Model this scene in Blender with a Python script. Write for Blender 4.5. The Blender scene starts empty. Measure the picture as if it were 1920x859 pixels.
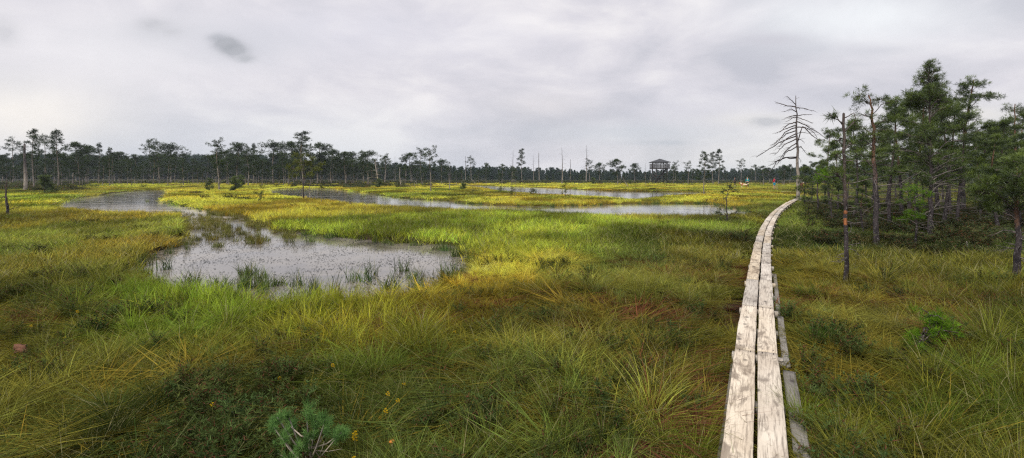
import bpy, math, random
import numpy as np
R = math.radians
PI = math.pi
S = bpy.context.scene
C = S.collection
rng = np.random.default_rng(7)
random.seed(7)

# ------------------------------------------------------------------ layout
F, HY, CX, CH = 950.0, 333.0, 960.0, 1.85      # focal, horizon row, centre column (photo pixels), eye height
def PX(x, y, z=0.0):
    D = F * (CH - z) / (y - HY)
    return ((x - CX) / F * D, D)
def AT(x, D):
    return ((x - CX) / F * D, D)

# ------------------------------------------------------------------ noise
def _h(ix, iy, seed):
    n = (ix.astype(np.int64) * 374761393 + iy.astype(np.int64) * 668265263 + seed * 974634777) & 0x7fffffff
    n = ((n ^ (n >> 13)) * 1274126177) & 0x7fffffff
    n = n ^ (n >> 16)
    return (n & 0xffff) / 65535.0
def vn(x, y, seed=0):
    x = np.asarray(x, float); y = np.asarray(y, float)
    ix = np.floor(x); iy = np.floor(y); fx = x - ix; fy = y - iy
    fx = fx * fx * (3 - 2 * fx); fy = fy * fy * (3 - 2 * fy)
    a = _h(ix, iy, seed); b = _h(ix + 1, iy, seed); c = _h(ix, iy + 1, seed); d = _h(ix + 1, iy + 1, seed)
    return (a * (1 - fx) + b * fx) * (1 - fy) + (c * (1 - fx) + d * fx) * fy
def fbm(x, y, seed=0, o=3):
    s = 0; a = 1; t = 0
    for k in range(o):
        s = s + a * vn(x * 2 ** k, y * 2 ** k, seed + k * 17); t += a; a *= .5
    return s / t
def sst(a, b, x):
    t = np.clip((x - a) / (b - a), 0, 1)
    return t * t * (3 - 2 * t)

# ------------------------------------------------------------------ mesh helpers
def mesh(name, v, f, mats=(), smooth=False, attrs=None):
    """v (n,3), f: array (m,k) or list of arrays"""
    me = bpy.data.meshes.new(name)
    if isinstance(f, np.ndarray): f = [f]
    f = [np.asarray(q, int) for q in f if len(q)]
    v = np.asarray(v, float).reshape(-1, 3)
    nl = sum(q.size for q in f); nf = sum(len(q) for q in f)
    me.vertices.add(len(v)); me.vertices.foreach_set('co', v.ravel())
    me.loops.add(nl); me.polygons.add(nf)
    me.loops.foreach_set('vertex_index', np.concatenate([q.ravel() for q in f]) if f else [])
    ls = []; s = 0
    for q in f:
        ls.append(s + np.arange(len(q)) * q.shape[1]); s += q.size
    me.polygons.foreach_set('loop_start', np.concatenate(ls).astype(int))
    me.update(calc_edges=True)
    if smooth: me.polygons.foreach_set('use_smooth', np.ones(nf, bool))
    for m in mats: me.materials.append(m)
    for an, (ty, dom, val) in (attrs or {}).items():
        a = me.attributes.new(an, ty, dom)
        a.data.foreach_set('value' if ty in ('FLOAT', 'INT') else ('vector' if ty == 'FLOAT_VECTOR' else 'color'), np.asarray(val).ravel())
    me.validate(verbose=False)
    return me
def link(name, me, parent=None, loc=(0, 0, 0), rot=(0, 0, 0), scl=(1, 1, 1)):
    o = bpy.data.objects.new(name, me); C.objects.link(o)
    o.parent = parent; o.location = loc; o.rotation_euler = rot; o.scale = scl
    return o
def tag(o, label=None, cat=None, group=None, kind=None):
    if label: o['label'] = label
    if cat: o['category'] = cat
    if group: o['group'] = group
    if kind: o['kind'] = kind
    return o
def thing(name, loc, label, cat, group=None, rotz=0.0):
    return tag(link(name, None, None, loc, (0, 0, rotz)), label, cat, group)
class MB:
    def __init__(s): s.v = []; s.q = []; s.t = []; s.n = 0; s.at = []; s.at_t = []
    def add(s, v, q=None, t=None, a=0.0):
        v = np.asarray(v, float).reshape(-1, 3)
        if q is not None and len(q):
            q = np.asarray(q, int); s.q.append(q + s.n); s.at.append(np.full(len(q), a) if np.isscalar(a) else a)
        if t is not None and len(t):
            t = np.asarray(t, int); s.t.append(t + s.n); s.at_t.append(np.full(len(t), a) if np.isscalar(a) else a)
        s.v.append(v); s.n += len(v)
    def tube(s, pts, rad, sides=6, a=0.0):
        p = np.asarray(pts, float); n = len(p); rad = np.broadcast_to(np.asarray(rad, float), (n,))
        d = np.gradient(p, axis=0); d /= np.linalg.norm(d, axis=1)[:, None] + 1e-9
        ref = np.array([0, 0, 1.0]) if abs(d[0, 2]) < .9 else np.array([1.0, 0, 0])
        u = np.cross(d, ref); u /= np.linalg.norm(u, axis=1)[:, None] + 1e-9
        w = np.cross(d, u)
        th = np.arange(sides) * 2 * PI / sides
        ring = p[:, None] + rad[:, None, None] * (np.cos(th)[None, :, None] * u[:, None] + np.sin(th)[None, :, None] * w[:, None])
        v = ring.reshape(-1, 3)
        i = np.arange(n - 1)[:, None] * sides; j = np.arange(sides)[None]; k = (j + 1) % sides
        q = np.stack([i + j, i + k, i + sides + k, i + sides + j], -1).reshape(-1, 4)
        v = np.vstack([v, p[-1] + d[-1] * rad[-1]])
        tp = np.stack([(n - 1) * sides + np.arange(sides), (n - 1) * sides + (np.arange(sides) + 1) % sides, np.full(sides, n * sides)], -1)
        s.add(v, q, tp, a)
    def box(s, lo, hi, a=0.0, bev=0.0):
        (x0, y0, z0), (x1, y1, z1) = lo, hi
        v = [(x0, y0, z0), (x1, y0, z0), (x1, y1, z0), (x0, y1, z0), (x0, y0, z1), (x1, y0, z1), (x1, y1, z1), (x0, y1, z1)]
        q = [(0, 3, 2, 1), (4, 5, 6, 7), (0, 1, 5, 4), (1, 2, 6, 5), (2, 3, 7, 6), (3, 0, 4, 7)]
        s.add(v, q, None, a)
    def bar(s, p0, p1, w, h):
        p0 = np.array(p0, float); p1 = np.array(p1, float); d = p1 - p0; d /= np.linalg.norm(d)
        ref = np.array([0, 0, 1.0]) if abs(d[2]) < .95 else np.array([0, 1.0, 0])
        u = np.cross(d, ref); u /= np.linalg.norm(u); n = np.cross(u, d)
        v = [p + u * a * w / 2 + n * b * h / 2 for p in (p0, p1) for a, b in ((-1, -1), (1, -1), (1, 1), (-1, 1))]
        s.add(v, [(0, 1, 2, 3), (7, 6, 5, 4), (0, 4, 5, 1), (1, 5, 6, 2), (2, 6, 7, 3), (3, 7, 4, 0)])
    def build(s, name, mat, parent=None, smooth=False, link_=True, **k):
        f = []; at = []
        if s.q: f.append(np.vstack(s.q)); at.append(np.concatenate(s.at))
        if s.t: f.append(np.vstack(s.t)); at.append(np.concatenate(s.at_t))
        if not f: return None
        me = mesh(name, np.vstack(s.v), f, [mat], smooth, {'bv': ('FLOAT', 'FACE', np.concatenate(at))})
        return link(name, me, parent, **k) if link_ else me

# ------------------------------------------------------------------ materials
def newmat(name):
    m = bpy.data.materials.new(name); m.use_nodes = True
    nt = m.node_tree; nt.nodes.clear()
    return m, nt, nt.nodes, nt.links
def N(nt, ty, **k):
    n = nt.nodes.new(ty)
    for a, b in k.items(): setattr(n, a, b)
    return n
def ramp(nt, fac, stops):
    r = N(nt, 'ShaderNodeValToRGB'); e = r.color_ramp.elements
    while len(e) < len(stops): e.new(.5)
    for q, (p, c) in zip(e, stops): q.position = p; q.color = (*c, 1)
    nt.links.new(fac, r.inputs[0]); return r.outputs[0]
def noise(nt, vec, scale, detail=3, rough=.55, dist=0):
    n = N(nt, 'ShaderNodeTexNoise'); n.inputs['Scale'].default_value = scale; n.inputs['Detail'].default_value = detail
    n.inputs['Roughness'].default_value = rough; n.inputs['Distortion'].default_value = dist
    if vec: nt.links.new(vec, n.inputs['Vector'])
    return n.outputs['Fac']
def mapping(nt, vec, scale):
    m = N(nt, 'ShaderNodeMapping'); m.inputs['Scale'].default_value = scale; nt.links.new(vec, m.inputs[0]); return m.outputs[0]
def mixc(nt, fac, a, b, mode='MIX'):
    m = N(nt, 'ShaderNodeMix', data_type='RGBA', blend_type=mode)
    for s, v in ((0, fac), (6, a), (7, b)):
        if hasattr(v, 'is_linked') or isinstance(v, bpy.types.NodeSocket): nt.links.new(v, m.inputs[s])
        else: m.inputs[s].default_value = v if s == 0 else (*v, 1)
    return m.outputs[2]
def mth(nt, op, a, b=0.0, c=None):
    m = N(nt, 'ShaderNodeMath', operation=op)
    for i, v in enumerate((a, b) if c is None else (a, b, c)):
        if isinstance(v, bpy.types.NodeSocket): nt.links.new(v, m.inputs[i])
        else: m.inputs[i].default_value = v
    return m.outputs[0]
def attr(nt, name, kind='GEOMETRY'):
    a = N(nt, 'ShaderNodeAttribute', attribute_name=name, attribute_type=kind); return a
def leafy(name, basec=None, tip=None, trans=.3, inst=False, straw=None, strawf=.0, var=.55, gloss=.0):
    """leaf/needle material; per-blade random value bv, per-instance colour col"""
    m, nt, nd, lk = newmat(name)
    bv = attr(nt, 'bv').outputs['Fac']
    if inst: col = attr(nt, 'col', 'INSTANCER').outputs['Color']
    else: col = mixc(nt, bv, basec, tip or basec)
    k = mth(nt, 'MULTIPLY_ADD', bv, var, 1 - var / 2)
    v = N(nt, 'ShaderNodeHueSaturation'); lk.new(col, v.inputs['Color']); lk.new(k, v.inputs['Value'])
    col = v.outputs[0]
    if straw:
        h = mth(nt, 'FRACT', mth(nt, 'MULTIPLY', bv, 7.31))
        col = mixc(nt, mth(nt, 'LESS_THAN', h, strawf), col, straw)
    d = N(nt, 'ShaderNodeBsdfDiffuse'); t = N(nt, 'ShaderNodeBsdfTranslucent'); mx = N(nt, 'ShaderNodeMixShader')
    lk.new(col, d.inputs[0]); lk.new(col, t.inputs[0]); mx.inputs[0].default_value = trans
    lk.new(d.outputs[0], mx.inputs[1]); lk.new(t.outputs[0], mx.inputs[2]); out = mx.outputs[0]
    if gloss:
        g = N(nt, 'ShaderNodeBsdfGlossy'); g.inputs['Roughness'].default_value = .45; g.inputs[0].default_value = (.8, .85, .9, 1)
        m2 = N(nt, 'ShaderNodeMixShader'); m2.inputs[0].default_value = gloss
        lk.new(out, m2.inputs[1]); lk.new(g.outputs[0], m2.inputs[2]); out = m2.outputs[0]
    o = N(nt, 'ShaderNodeOutputMaterial'); lk.new(out, o.inputs[0]); return m
def pbr(name, col, rough=.8, spec=.3):
    m, nt, nd, lk = newmat(name)
    p = N(nt, 'ShaderNodeBsdfPrincipled'); p.inputs['Roughness'].default_value = rough
    p.inputs['Specular IOR Level'].default_value = spec
    if isinstance(col, tuple): p.inputs['Base Color'].default_value = (*col, 1)
    o = N(nt, 'ShaderNodeOutputMaterial'); lk.new(p.outputs[0], o.inputs[0])
    return m, nt, p
def bark(name, low, high, spot, sc=9.0, split=(.45, .6)):
    m, nt, p = pbr(name, None, .9, .1); lk = nt.links
    tc = N(nt, 'ShaderNodeTexCoord')
    sx = N(nt, 'ShaderNodeSeparateXYZ'); lk.new(tc.outputs['Generated'], sx.inputs[0])
    n1 = noise(nt, mapping(nt, tc.outputs['Object'], (1, 1, .35)), sc, 4, .7)
    n2 = noise(nt, tc.outputs['Object'], sc * 3.3, 3, .7)
    h = mth(nt, 'ADD', sx.outputs[2], mth(nt, 'MULTIPLY', mth(nt, 'SUBTRACT', n1, .5), .5))
    mr = N(nt, 'ShaderNodeMapRange'); mr.inputs[1].default_value = split[0]; mr.inputs[2].default_value = split[1]; lk.new(h, mr.inputs[0])
    base = mixc(nt, mr.outputs[0], low, high)
    dk = ramp(nt, n1, [(.35, (.35, .35, .38)), (.6, (1.25, 1.2, 1.15))])
    c = mixc(nt, 1.0, base, dk, 'MULTIPLY')
    c = mixc(nt, mth(nt, 'MULTIPLY', mth(nt, 'GREATER_THAN', n2, .62), .8), c, spot)
    lk.new(c, p.inputs['Base Color'])
    b = N(nt, 'ShaderNodeBump'); b.inputs['Strength'].default_value = .8; b.inputs['Distance'].default_value = .02
    lk.new(n1, b.inputs['Height']); lk.new(b.outputs[0], p.inputs['Normal'])
    return m
M = {}
M['grass'] = leafy('grass_blades', inst=True, trans=.35, straw=(.27, .25, .12), strawf=.08, var=1.25)
M['heath'] = leafy('heather_leaves', inst=True, trans=.2, straw=(.12, .05, .03), strawf=.10, var=.9)
M['moss'] = leafy('moss_fronds', inst=True, trans=.2, var=.9)
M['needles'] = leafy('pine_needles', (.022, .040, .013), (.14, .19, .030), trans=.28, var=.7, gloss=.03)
M['needles_b'] = leafy('fresh_pine_needles', (.06, .13, .012), (.15, .26, .02), trans=.25, var=.5)
M['needles_s'] = leafy('blue_green_needles', (.045, .12, .035), (.17, .30, .08), trans=.2, var=.5)
M['needles_f'] = leafy('distant_pine_needles', (.020, .035, .018), (.062, .088, .028), trans=.2, var=.6)
M['birch'] = leafy('birch_leaves', (.07, .09, .022), (.17, .18, .04), trans=.35, var=.5)
M['forest'] = leafy('far_forest_needles', (.014, .034, .022), (.036, .066, .032), trans=.1, var=.7)
M['bark'] = bark('pine_bark', (.05, .043, .045), (.15, .085, .055), (.20, .19, .18))
M['bark_d'] = bark('dark_bark', (.045, .038, .04), (.07, .055, .05), (.2, .2, .18))
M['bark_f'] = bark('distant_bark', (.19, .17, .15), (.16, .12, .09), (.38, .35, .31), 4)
M['dead'] = bark('weathered_dead_wood', (.25, .225, .195), (.085, .075, .075), (.34, .31, .28), 7, (.3, .6))
M['dead_l'] = bark('pale_dead_wood', (.34, .30, .24), (.22, .20, .18), (.48, .44, .38), 6)
M['twig'] = bark('grey_twigs', (.13, .115, .11), (.10, .085, .08), (.30, .28, .26), 12)

# ------------------------------------------------------------------ ponds (outlines as photo pixels on the water level)
WZ = -0.13
PONDS = [
 [(250, 506), (264, 486), (305, 470), (338, 455), (352, 442), (420, 430), (500, 430), (570, 437), (650, 446), (740, 455), (840, 460), (884, 478), (880, 515), (820, 548), (720, 578), (580, 588), (440, 578), (330, 555), (270, 530)],
 [(84, 388), (120, 375), (180, 366), (240, 359), (300, 356.5), (322, 361), (314, 375), (345, 386), (430, 404), (520, 431), (350, 447), (338, 425), (330, 408), (262, 406), (190, 404), (125, 397)],
 [(497, 357), (540, 353.5), (600, 353), (640, 356), (700, 363.5), (760, 371), (830, 376.5), (900, 383), (1000, 387), (1100, 385.5), (1180, 382), (1300, 381.5), (1345, 384), (1400, 395), (1425, 405), (1330, 411), (1240, 413), (1130, 412), (1050, 407.5), (950, 401), (870, 400), (780, 395), (700, 391), (620, 382), (560, 374), (510, 366)],
 [(700, 345.6), (800, 346.4), (870, 347.2), (950, 350), (1060, 353.8), (1150, 358.6), (1230, 359.6), (1310, 360.5), (1345, 362.5), (1320, 367), (1262, 369.5), (1225, 374), (1192, 378), (1110, 372), (1000, 366), (940, 361), (880, 351.5), (800, 348), (700, 346.6)],
]
def smooth_poly(p, k=6):
    p = np.array(p, float); n = len(p); out = []
    for i in range(n):
        a, b, c, d = p[i - 1], p[i], p[(i + 1) % n], p[(i + 2) % n]
        for t in np.arange(k) / k:
            out.append(.5 * ((2 * b) + (c - a) * t + (2 * a - 5 * b + 4 * c - d) * t * t + (3 * b - a - 3 * c + d) * t ** 3))
    return np.array(out)
POLY = []
for p in PONDS:
    sp = smooth_poly(p, 5)
    POLY.append(np.array([PX(x, max(y, 345.2), WZ) for x, y in sp]))
def sdist(x, y, poly):
    x = np.asarray(x, float); y = np.asarray(y, float)
    sh = x.shape; x = x.ravel(); y = y.ravel()
    best = np.full(x.shape, 1e9); ins = np.zeros(x.shape, bool)
    n = len(poly)
    for i in range(n):
        ax, ay = poly[i]; bx, by = poly[(i + 1) % n]
        dx, dy = bx - ax, by - ay; L = dx * dx + dy * dy + 1e-12
        t = np.clip(((x - ax) * dx + (y - ay) * dy) / L, 0, 1)
        d = (x - ax - t * dx) ** 2 + (y - ay - t * dy) ** 2
        best = np.minimum(best, d)
        if ay != by:
            ins ^= ((ay > y) != (by > y)) & (x < (bx - ax) * (y - ay) / (by - ay + 1e-12) + ax)
    return (np.sqrt(best) * np.where(ins, -1, 1)).reshape(sh)
def pdist(x, y):
    d = sdist(x, y, POLY[0])
    for p in POLY[1:]: d = np.minimum(d, sdist(x, y, p))
    w = np.clip(np.asarray(y) / 60, .15, 1.0)
    return d + (fbm(x * 1.3, y * 1.3, 91) - .5) * .5 * w
WALK = [(1415, 900), (1415, 859), (1417, 655), (1421, 560), (1425, 500), (1431, 445), (1440, 419), (1456, 396), (1476, 382), (1491, 373.5), (1503, 370)]
BZ = .16
WPT = np.array([PX(x, y, BZ) for x, y in WALK])
def wdist(x, y):
    best = np.full(np.shape(x), 1e9)
    for i in range(len(WPT) - 1):
        a, b = WPT[i], WPT[i + 1]; d = b - a; L = (d ** 2).sum()
        t = np.clip(((x - a[0]) * d[0] + (y - a[1]) * d[1]) / L, 0, 1)
        best = np.minimum(best, np.hypot(x - a[0] - t * d[0], y - a[1] - t * d[1]))
    return best
def hum(x, y):
    r = np.hypot(x, y)
    a = sst(2.0, 5.0, r) * .0 + 1
    big = (fbm(x / 2.6, y / 2.6, 5, 3) - .5) * .22 + (fbm(x / .7, y / .7, 9, 2) - .5) * .07
    far = (fbm(x / 9, y / 9, 15, 2) - .5) * .10 * sst(20, 60, r)
    return big * (1 - .5 * sst(20, 60, r)) * a + far
def gz(x, y, pd=None):
    x = np.asarray(x, float); y = np.asarray(y, float)
    if pd is None: pd = pdist(x, y)
    h = hum(x, y) * sst(.2, 2.5, pd)
    h = np.maximum(h, -.07)
    wd = wdist(x, y); h = np.where(h > -.02, h + (-.02 - h) * (1 - sst(.3, .8, wd)), h)
    bank = sst(-.35, .25, pd)
    return -.55 + (.55 + h) * bank
def gz1(x, y): return float(gz(np.array([x]), np.array([y]))[0])

# ------------------------------------------------------------------ vegetation colour zones, by landmark
# (x, y, rx, ry, colour, strength, height)
YEL = (.38, .325, .020); YG = (.25, .275, .018); LG = (.13, .23, .016); OLV = (.12, .12, .018)
DG = (.058, .070, .020); OCH = (.16, .138, .020); BRN = (.082, .080, .024); MG = (.105, .118, .022)
ZON = [
 (400, 365, 130, 20, YEL, 1.4, .20), (430, 395, 190, 16, YEL, 1.4, .28), (650, 415, 330, 14, YG, .9, .3), (620, 350, 200, 4, YEL, 1.2, .2),
 (1000, 345, 500, 4, YEL, 1.5, .25), (1180, 352, 300, 5, YEL, 1.0, .25), (760, 360, 130, 5, YG, .9, .25), (1000, 378, 220, 8, YEL, 1.1, .24), (860, 366, 120, 7, OLV, .9, .22),
 (1270, 376, 120, 5, YEL, 1.2, .22), (1420, 372, 90, 12, YEL, 1.6, .25), (1400, 350, 120, 5, YG, .9, .2), (1200, 425, 260, 14, YG, 1.0, .3), (800, 430, 300, 20, YG, .8, .3), (700, 405, 150, 8, MG, .9, .3),
 (1050, 400, 120, 5, MG, 1.0, .3), (220, 345, 220, 6, YG, 1.0, .25), (110, 360, 130, 8, MG, 1.0, .25), (280, 350, 90, 5, YEL, 1.2, .2), (40, 380, 100, 18, YG, .8, .25),
 (230, 425, 120, 12, OCH, 1.3, .16), (230, 410, 110, 5, BRN, 1.2, .15), (220, 455, 130, 14, OCH, .9, .2), (80, 440, 120, 30, (.14, .135, .016), 1.0, .25), (150, 500, 200, 26, (.10, .10, .018), .8, .25),
 (390, 600, 120, 40, LG, 2.2, .42), (600, 600, 150, 50, YG, 2.0, .38), (330, 540, 120, 22, LG, 1.2, .4), (500, 580, 120, 30, LG, 1.3, .42), (700, 560, 100, 30, YG, 1.0, .35), (840, 560, 120, 36, YEL, 1.1, .25), (960, 500, 90, 45, YEL, 1.3, .25), (920, 540, 70, 30, YEL, 1.0, .2),
 (1010, 470, 90, 22, YG, 1.1, .3), (860, 430, 110, 22, YG, 1.0, .32), (740, 650, 170, 45, (.13, .15, .018), 1.0, .3),
 (960, 600, 80, 28, BRN, 1.3, .15), (1040, 650, 90, 26, BRN, .6, .2), (500, 700, 70, 28, BRN, 1.0, .18), (880, 770, 90, 36, DG, 1.2, .2), (700, 338, 1100, 3.2, (.055, .062, .020), 2.2, .3), (250, 344, 320, 3, (.06, .07, .02), 1.0, .3), (1400, 343, 160, 4, (.06, .065, .02), 1.5, .3), (60, 352, 110, 6, (.06, .075, .02), 1.2, .3), (400, 352, 60, 4, (.08, .085, .02), .8, .25),
 (1760, 362, 280, 22, (.07, .08, .022), 4.0, .25), (1530, 385, 40, 12, (.10, .11, .02), .8, .25), (1740, 415, 230, 30, (.05, .06, .018), 1.5, .2),
 (230, 520, 170, 18, DG, .7, .22), (220, 620, 260, 60, (.060, .085, .018), .9, .25),
 (280, 790, 220, 80, DG, 1.5, .2), (90, 740, 150, 80, MG, .9, .25), (1150, 760, 200, 90, MG, .9, .3), (1150, 560, 230, 70, (.075, .090, .020), 1.0, .25),
 (1280, 500, 90, 26, BRN, .6, .2), (1230, 600, 80, 26, BRN, .7, .2), (1350, 430, 120, 24, MG, .9, .3),
 (1550, 430, 150, 30, (.075, .085, .015), 1.0, .25), (1510, 400, 35, 14, YG, 1.0, .25), (1700, 430, 260, 34, DG, 1.5, .2), (1650, 510, 240, 30, (.085, .095, .020), 1.1, .28), (1800, 470, 200, 16, DG, 1.2, .2),
 (1540, 530, 40, 30, OCH, 1.2, .12), (1640, 640, 90, 40, BRN, .9, .15), (1650, 690, 80, 40, OCH, .7, .12), (1860, 700, 140, 120, (.075, .105, .016), 1.0, .32), (1560, 800, 90, 60, (.12, .15, .014), 1.0, .3), (10, 690, 40, 14, OCH, .8, .1),
]
ZA = np.array([(z[0], z[1], z[2], z[3], *z[4], z[5], z[6]) for z in ZON])
def zone(x, y, jit=True):
    """returns colour (n,3), height (n), moss amount"""
    px = CX + F * x / y; py = HY + F * CH / y
    n1 = fbm(x / 1.5 + 40, y / 1.5, 33) - .5; n2 = fbm(x / 1.5, y / 1.5 + 70, 44) - .5
    if jit:
        k = F / y
        px = px + n1 * k * 1.6; py = py + n2 * (py - HY) * .35
    acc = np.zeros((len(x), 3)); ws = np.full(len(x), .22); hs = ws * .25
    acc += ws[:, None] * np.array([.085, .095, .02])
    for z in ZA:
        w = z[7] * np.exp(-(((px - z[0]) / z[2]) ** 2 + ((py - z[1]) / z[3]) ** 2) * .9)
        acc += w[:, None] * z[4:7]; hs = hs + w * z[8]; ws = ws + w
    c = acc / ws[:, None]; h = hs / ws
    return c, h

# ------------------------------------------------------------------ ground sheet
def make_ground():
    rr = np.concatenate([[.35], np.geomspace(.8, 3, 25), np.geomspace(3.03, 130, 640), np.geomspace(134, 4200, 60)])
    tf = np.linspace(-R(56), R(56), 760); tb = np.linspace(R(56), 2 * PI - R(56), 60)[1:-1]
    th = np.concatenate([tf, tb]); nr, nt_ = len(rr), len(th)
    X = rr[:, None] * np.sin(th)[None]; Y = rr[:, None] * np.cos(th)[None]
    # lattice distance warp only changes vertex spacing, the sheet itself is fixed in the world
    pd = pdist(X, Y); Z = gz(X, Y, pd)
    Z[rr > 135] = np.where(rr[rr > 135][:, None] > 0, hum(X[rr > 135], Y[rr > 135]) * .5, 0)
    c = np.full((nr * nt_, 3), .06)
    x = X.ravel(); y = Y.ravel(); f = y > 1.2
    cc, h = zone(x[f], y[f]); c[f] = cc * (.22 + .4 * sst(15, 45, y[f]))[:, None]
    pat = fbm(x / .45, y / .45, 61); pat2 = fbm(x / 1.4 + 9, y / 1.4, 71)
    red = np.array([.11, .042, .024]); och = np.array([.13, .11, .024]); peat = np.array([.028, .020, .014])
    near = (1 - sst(14, 40, np.hypot(x, y)))[:, None]
    c = c * (1 - .55 * near * sst(.5, .62, pat2)[:, None]) + red * .24 * near * sst(.5, .62, pat2)[:, None]
    c = c + (och * .8 - c) * (near * sst(.60, .70, pat)[:, None]) * .7
    c = c + (peat - c) * near * sst(.48, .38, pat)[:, None] * .8 if False else c + (peat - c) * near * (1 - sst(.36, .46, pat))[:, None] * .8
    wet = (1 - sst(-.1, .5, pd.ravel()))[:, None]; c = c + (peat * 1.2 - c) * wet * .85
    v = np.stack([x, y, Z.ravel()], -1); v = np.vstack([v, [0, 0, 0]])
    i = np.arange(nr - 1)[:, None] * nt_; j = np.arange(nt_)[None]; k = (j + 1) % nt_
    q = np.stack([i + j, i + k, i + nt_ + k, i + nt_ + j], -1).reshape(-1, 4)[:, ::-1]
    t = np.stack([np.full(nt_, nr * nt_), (np.arange(nt_) + 1) % nt_, np.arange(nt_)], -1)[:, ::-1]
    col = np.ones((len(v), 4)); col[:-1, :3] = c; col[-1, :3] = .06
    m, nt, p = pbr('bog_ground', None, .95, .1); lk = nt.links
    a = attr(nt, 'gcol').outputs['Color']; tc = N(nt, 'ShaderNodeTexCoord')
    n1 = noise(nt, tc.outputs['Object'], 22, 5, .75); n2 = noise(nt, tc.outputs['Object'], 2.5, 4, .6)
    cc = mixc(nt, 1.0, a, ramp(nt, n1, [(.3, (.35, .35, .35)), (.7, (1.6, 1.55, 1.4))]), 'MULTIPLY')
    cc = mixc(nt, 1.0, cc, ramp(nt, n2, [(.3, (.7, .75, .7)), (.7, (1.25, 1.15, 1.1))]), 'MULTIPLY')
    lk.new(cc, p.inputs['Base Color'])
    b = N(nt, 'ShaderNodeBump'); b.inputs['Strength'].default_value = 1; b.inputs['Distance'].default_value = .03
    lk.new(n1, b.inputs['Height']); lk.new(b.outputs[0], p.inputs['Normal'])
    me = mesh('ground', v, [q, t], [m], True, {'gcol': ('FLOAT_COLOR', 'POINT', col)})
    tag(link('ground', me), kind='structure')
make_ground()

# water: one level sheet lying in the basins
def make_water():
    m, nt, p = pbr('bog_water', (.022, .018, .013), .02, .5); lk = nt.links
    p.inputs['IOR'].default_value = 2.1
    tc = N(nt, 'ShaderNodeTexCoord'); ob = tc.outputs['Object']
    sx = N(nt, 'ShaderNodeSeparateXYZ'); lk.new(ob, sx.inputs[0])
    rip = noise(nt, mapping(nt, ob, (1, 1.6, 1)), 5.0, 4, .6)
    rip2 = ramp_f(nt, sx.outputs[1], 14, 32)
    b = N(nt, 'ShaderNodeBump'); b.inputs['Distance'].default_value = .02
    lk.new(mth(nt, 'MULTIPLY_ADD', rip2, .09, .05), b.inputs['Strength']); lk.new(rip, b.inputs['Height']); lk.new(b.outputs[0], p.inputs['Normal'])
    lk.new(mth(nt, 'MULTIPLY_ADD', rip2, .07, .03), p.inputs['Roughness'])
    # pale scum film: covers the near pool, thin streaks elsewhere; far pools also get painted sky sheen
    mr = N(nt, 'ShaderNodeMapRange'); mr.inputs[1].default_value = 24; mr.inputs[2].default_value = 16; lk.new(sx.outputs[1], mr.inputs[0])
    n = noise(nt, mapping(nt, ob, (1, 1.2, 1)), .7, 4, .55, .8); n2 = noise(nt, ob, 6, 5, .7)
    fl = mth(nt, 'MULTIPLY', mr.outputs[0], mth(nt, 'MULTIPLY_ADD', ramp_f(nt, n, .35, .68), .26, .10))
    st = mth(nt, 'MULTIPLY', ramp_f(nt, noise(nt, mapping(nt, ob, (.25, 1, 1)), 1.0, 5, .65, .4), .60, .66), .55)
    f = mth(nt, 'MAXIMUM', fl, mth(nt, 'MULTIPLY', st, mth(nt, 'SUBTRACT', 1.0, mr.outputs[0])))
    far = mth(nt, 'MULTIPLY', ramp_f(nt, sx.outputs[1], 24, 34), mth(nt, 'MULTIPLY', ramp_f(nt, noise(nt, mapping(nt, ob, (.12, 1, 1)), .5, 4, .6, .5), .45, .65), .14))  # pale diffuse streaks brighten the far pools in place of reflected sky
    f = mth(nt, 'MAXIMUM', f, far)
    left = mth(nt, 'MULTIPLY', ramp_f(nt, sx.outputs[0], -11, -14), ramp_f(nt, mth(nt, 'ADD', sx.outputs[1], mth(nt, 'MULTIPLY', n, 14.0)), 46, 36))
    f = mth(nt, 'MAXIMUM', f, mth(nt, 'MULTIPLY', left, mth(nt, 'MULTIPLY_ADD', ramp_f(nt, noise(nt, mapping(nt, ob, (.3, 1, 1)), .8, 5, .6, .5), .42, .6), .5, .15)))
    film = N(nt, 'ShaderNodeBsdfPrincipled'); film.inputs['Base Color'].default_value = (.38, .335, .275, 1); film.inputs['Roughness'].default_value = .55
    gl = N(nt, 'ShaderNodeBsdfGlossy'); gl.inputs['Roughness'].default_value = .08; gl.inputs[0].default_value = (.97, .97, .97, 1); lk.new(b.outputs[0], gl.inputs['Normal'])
    m0 = N(nt, 'ShaderNodeMixShader'); lk.new(mth(nt, 'MULTIPLY', rip2, .55), m0.inputs[0]); lk.new(p.outputs[0], m0.inputs[1]); lk.new(gl.outputs[0], m0.inputs[2])
    mx = N(nt, 'ShaderNodeMixShader'); lk.new(f, mx.inputs[0]); lk.new(m0.outputs[0], mx.inputs[1]); lk.new(film.outputs[0], mx.inputs[2])
    o = [q for q in nt.nodes if q.type == 'OUTPUT_MATERIAL'][0]; lk.new(mx.outputs[0], o.inputs[0])
    x0, x1, y0, y1 = -75, 60, 5.5, 140
    tag(link('water', mesh('water', [(x0, y0, WZ), (x1, y0, WZ), (x1, y1, WZ), (x0, y1, WZ)], np.array([[0, 1, 2, 3]]), [m])), kind='structure')
def ramp_f(nt, v, a, b):
    mr = N(nt, 'ShaderNodeMapRange'); mr.inputs[1].default_value = a; mr.inputs[2].default_value = b; nt.links.new(v, mr.inputs[0]); return mr.outputs[0]
make_water()

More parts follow.
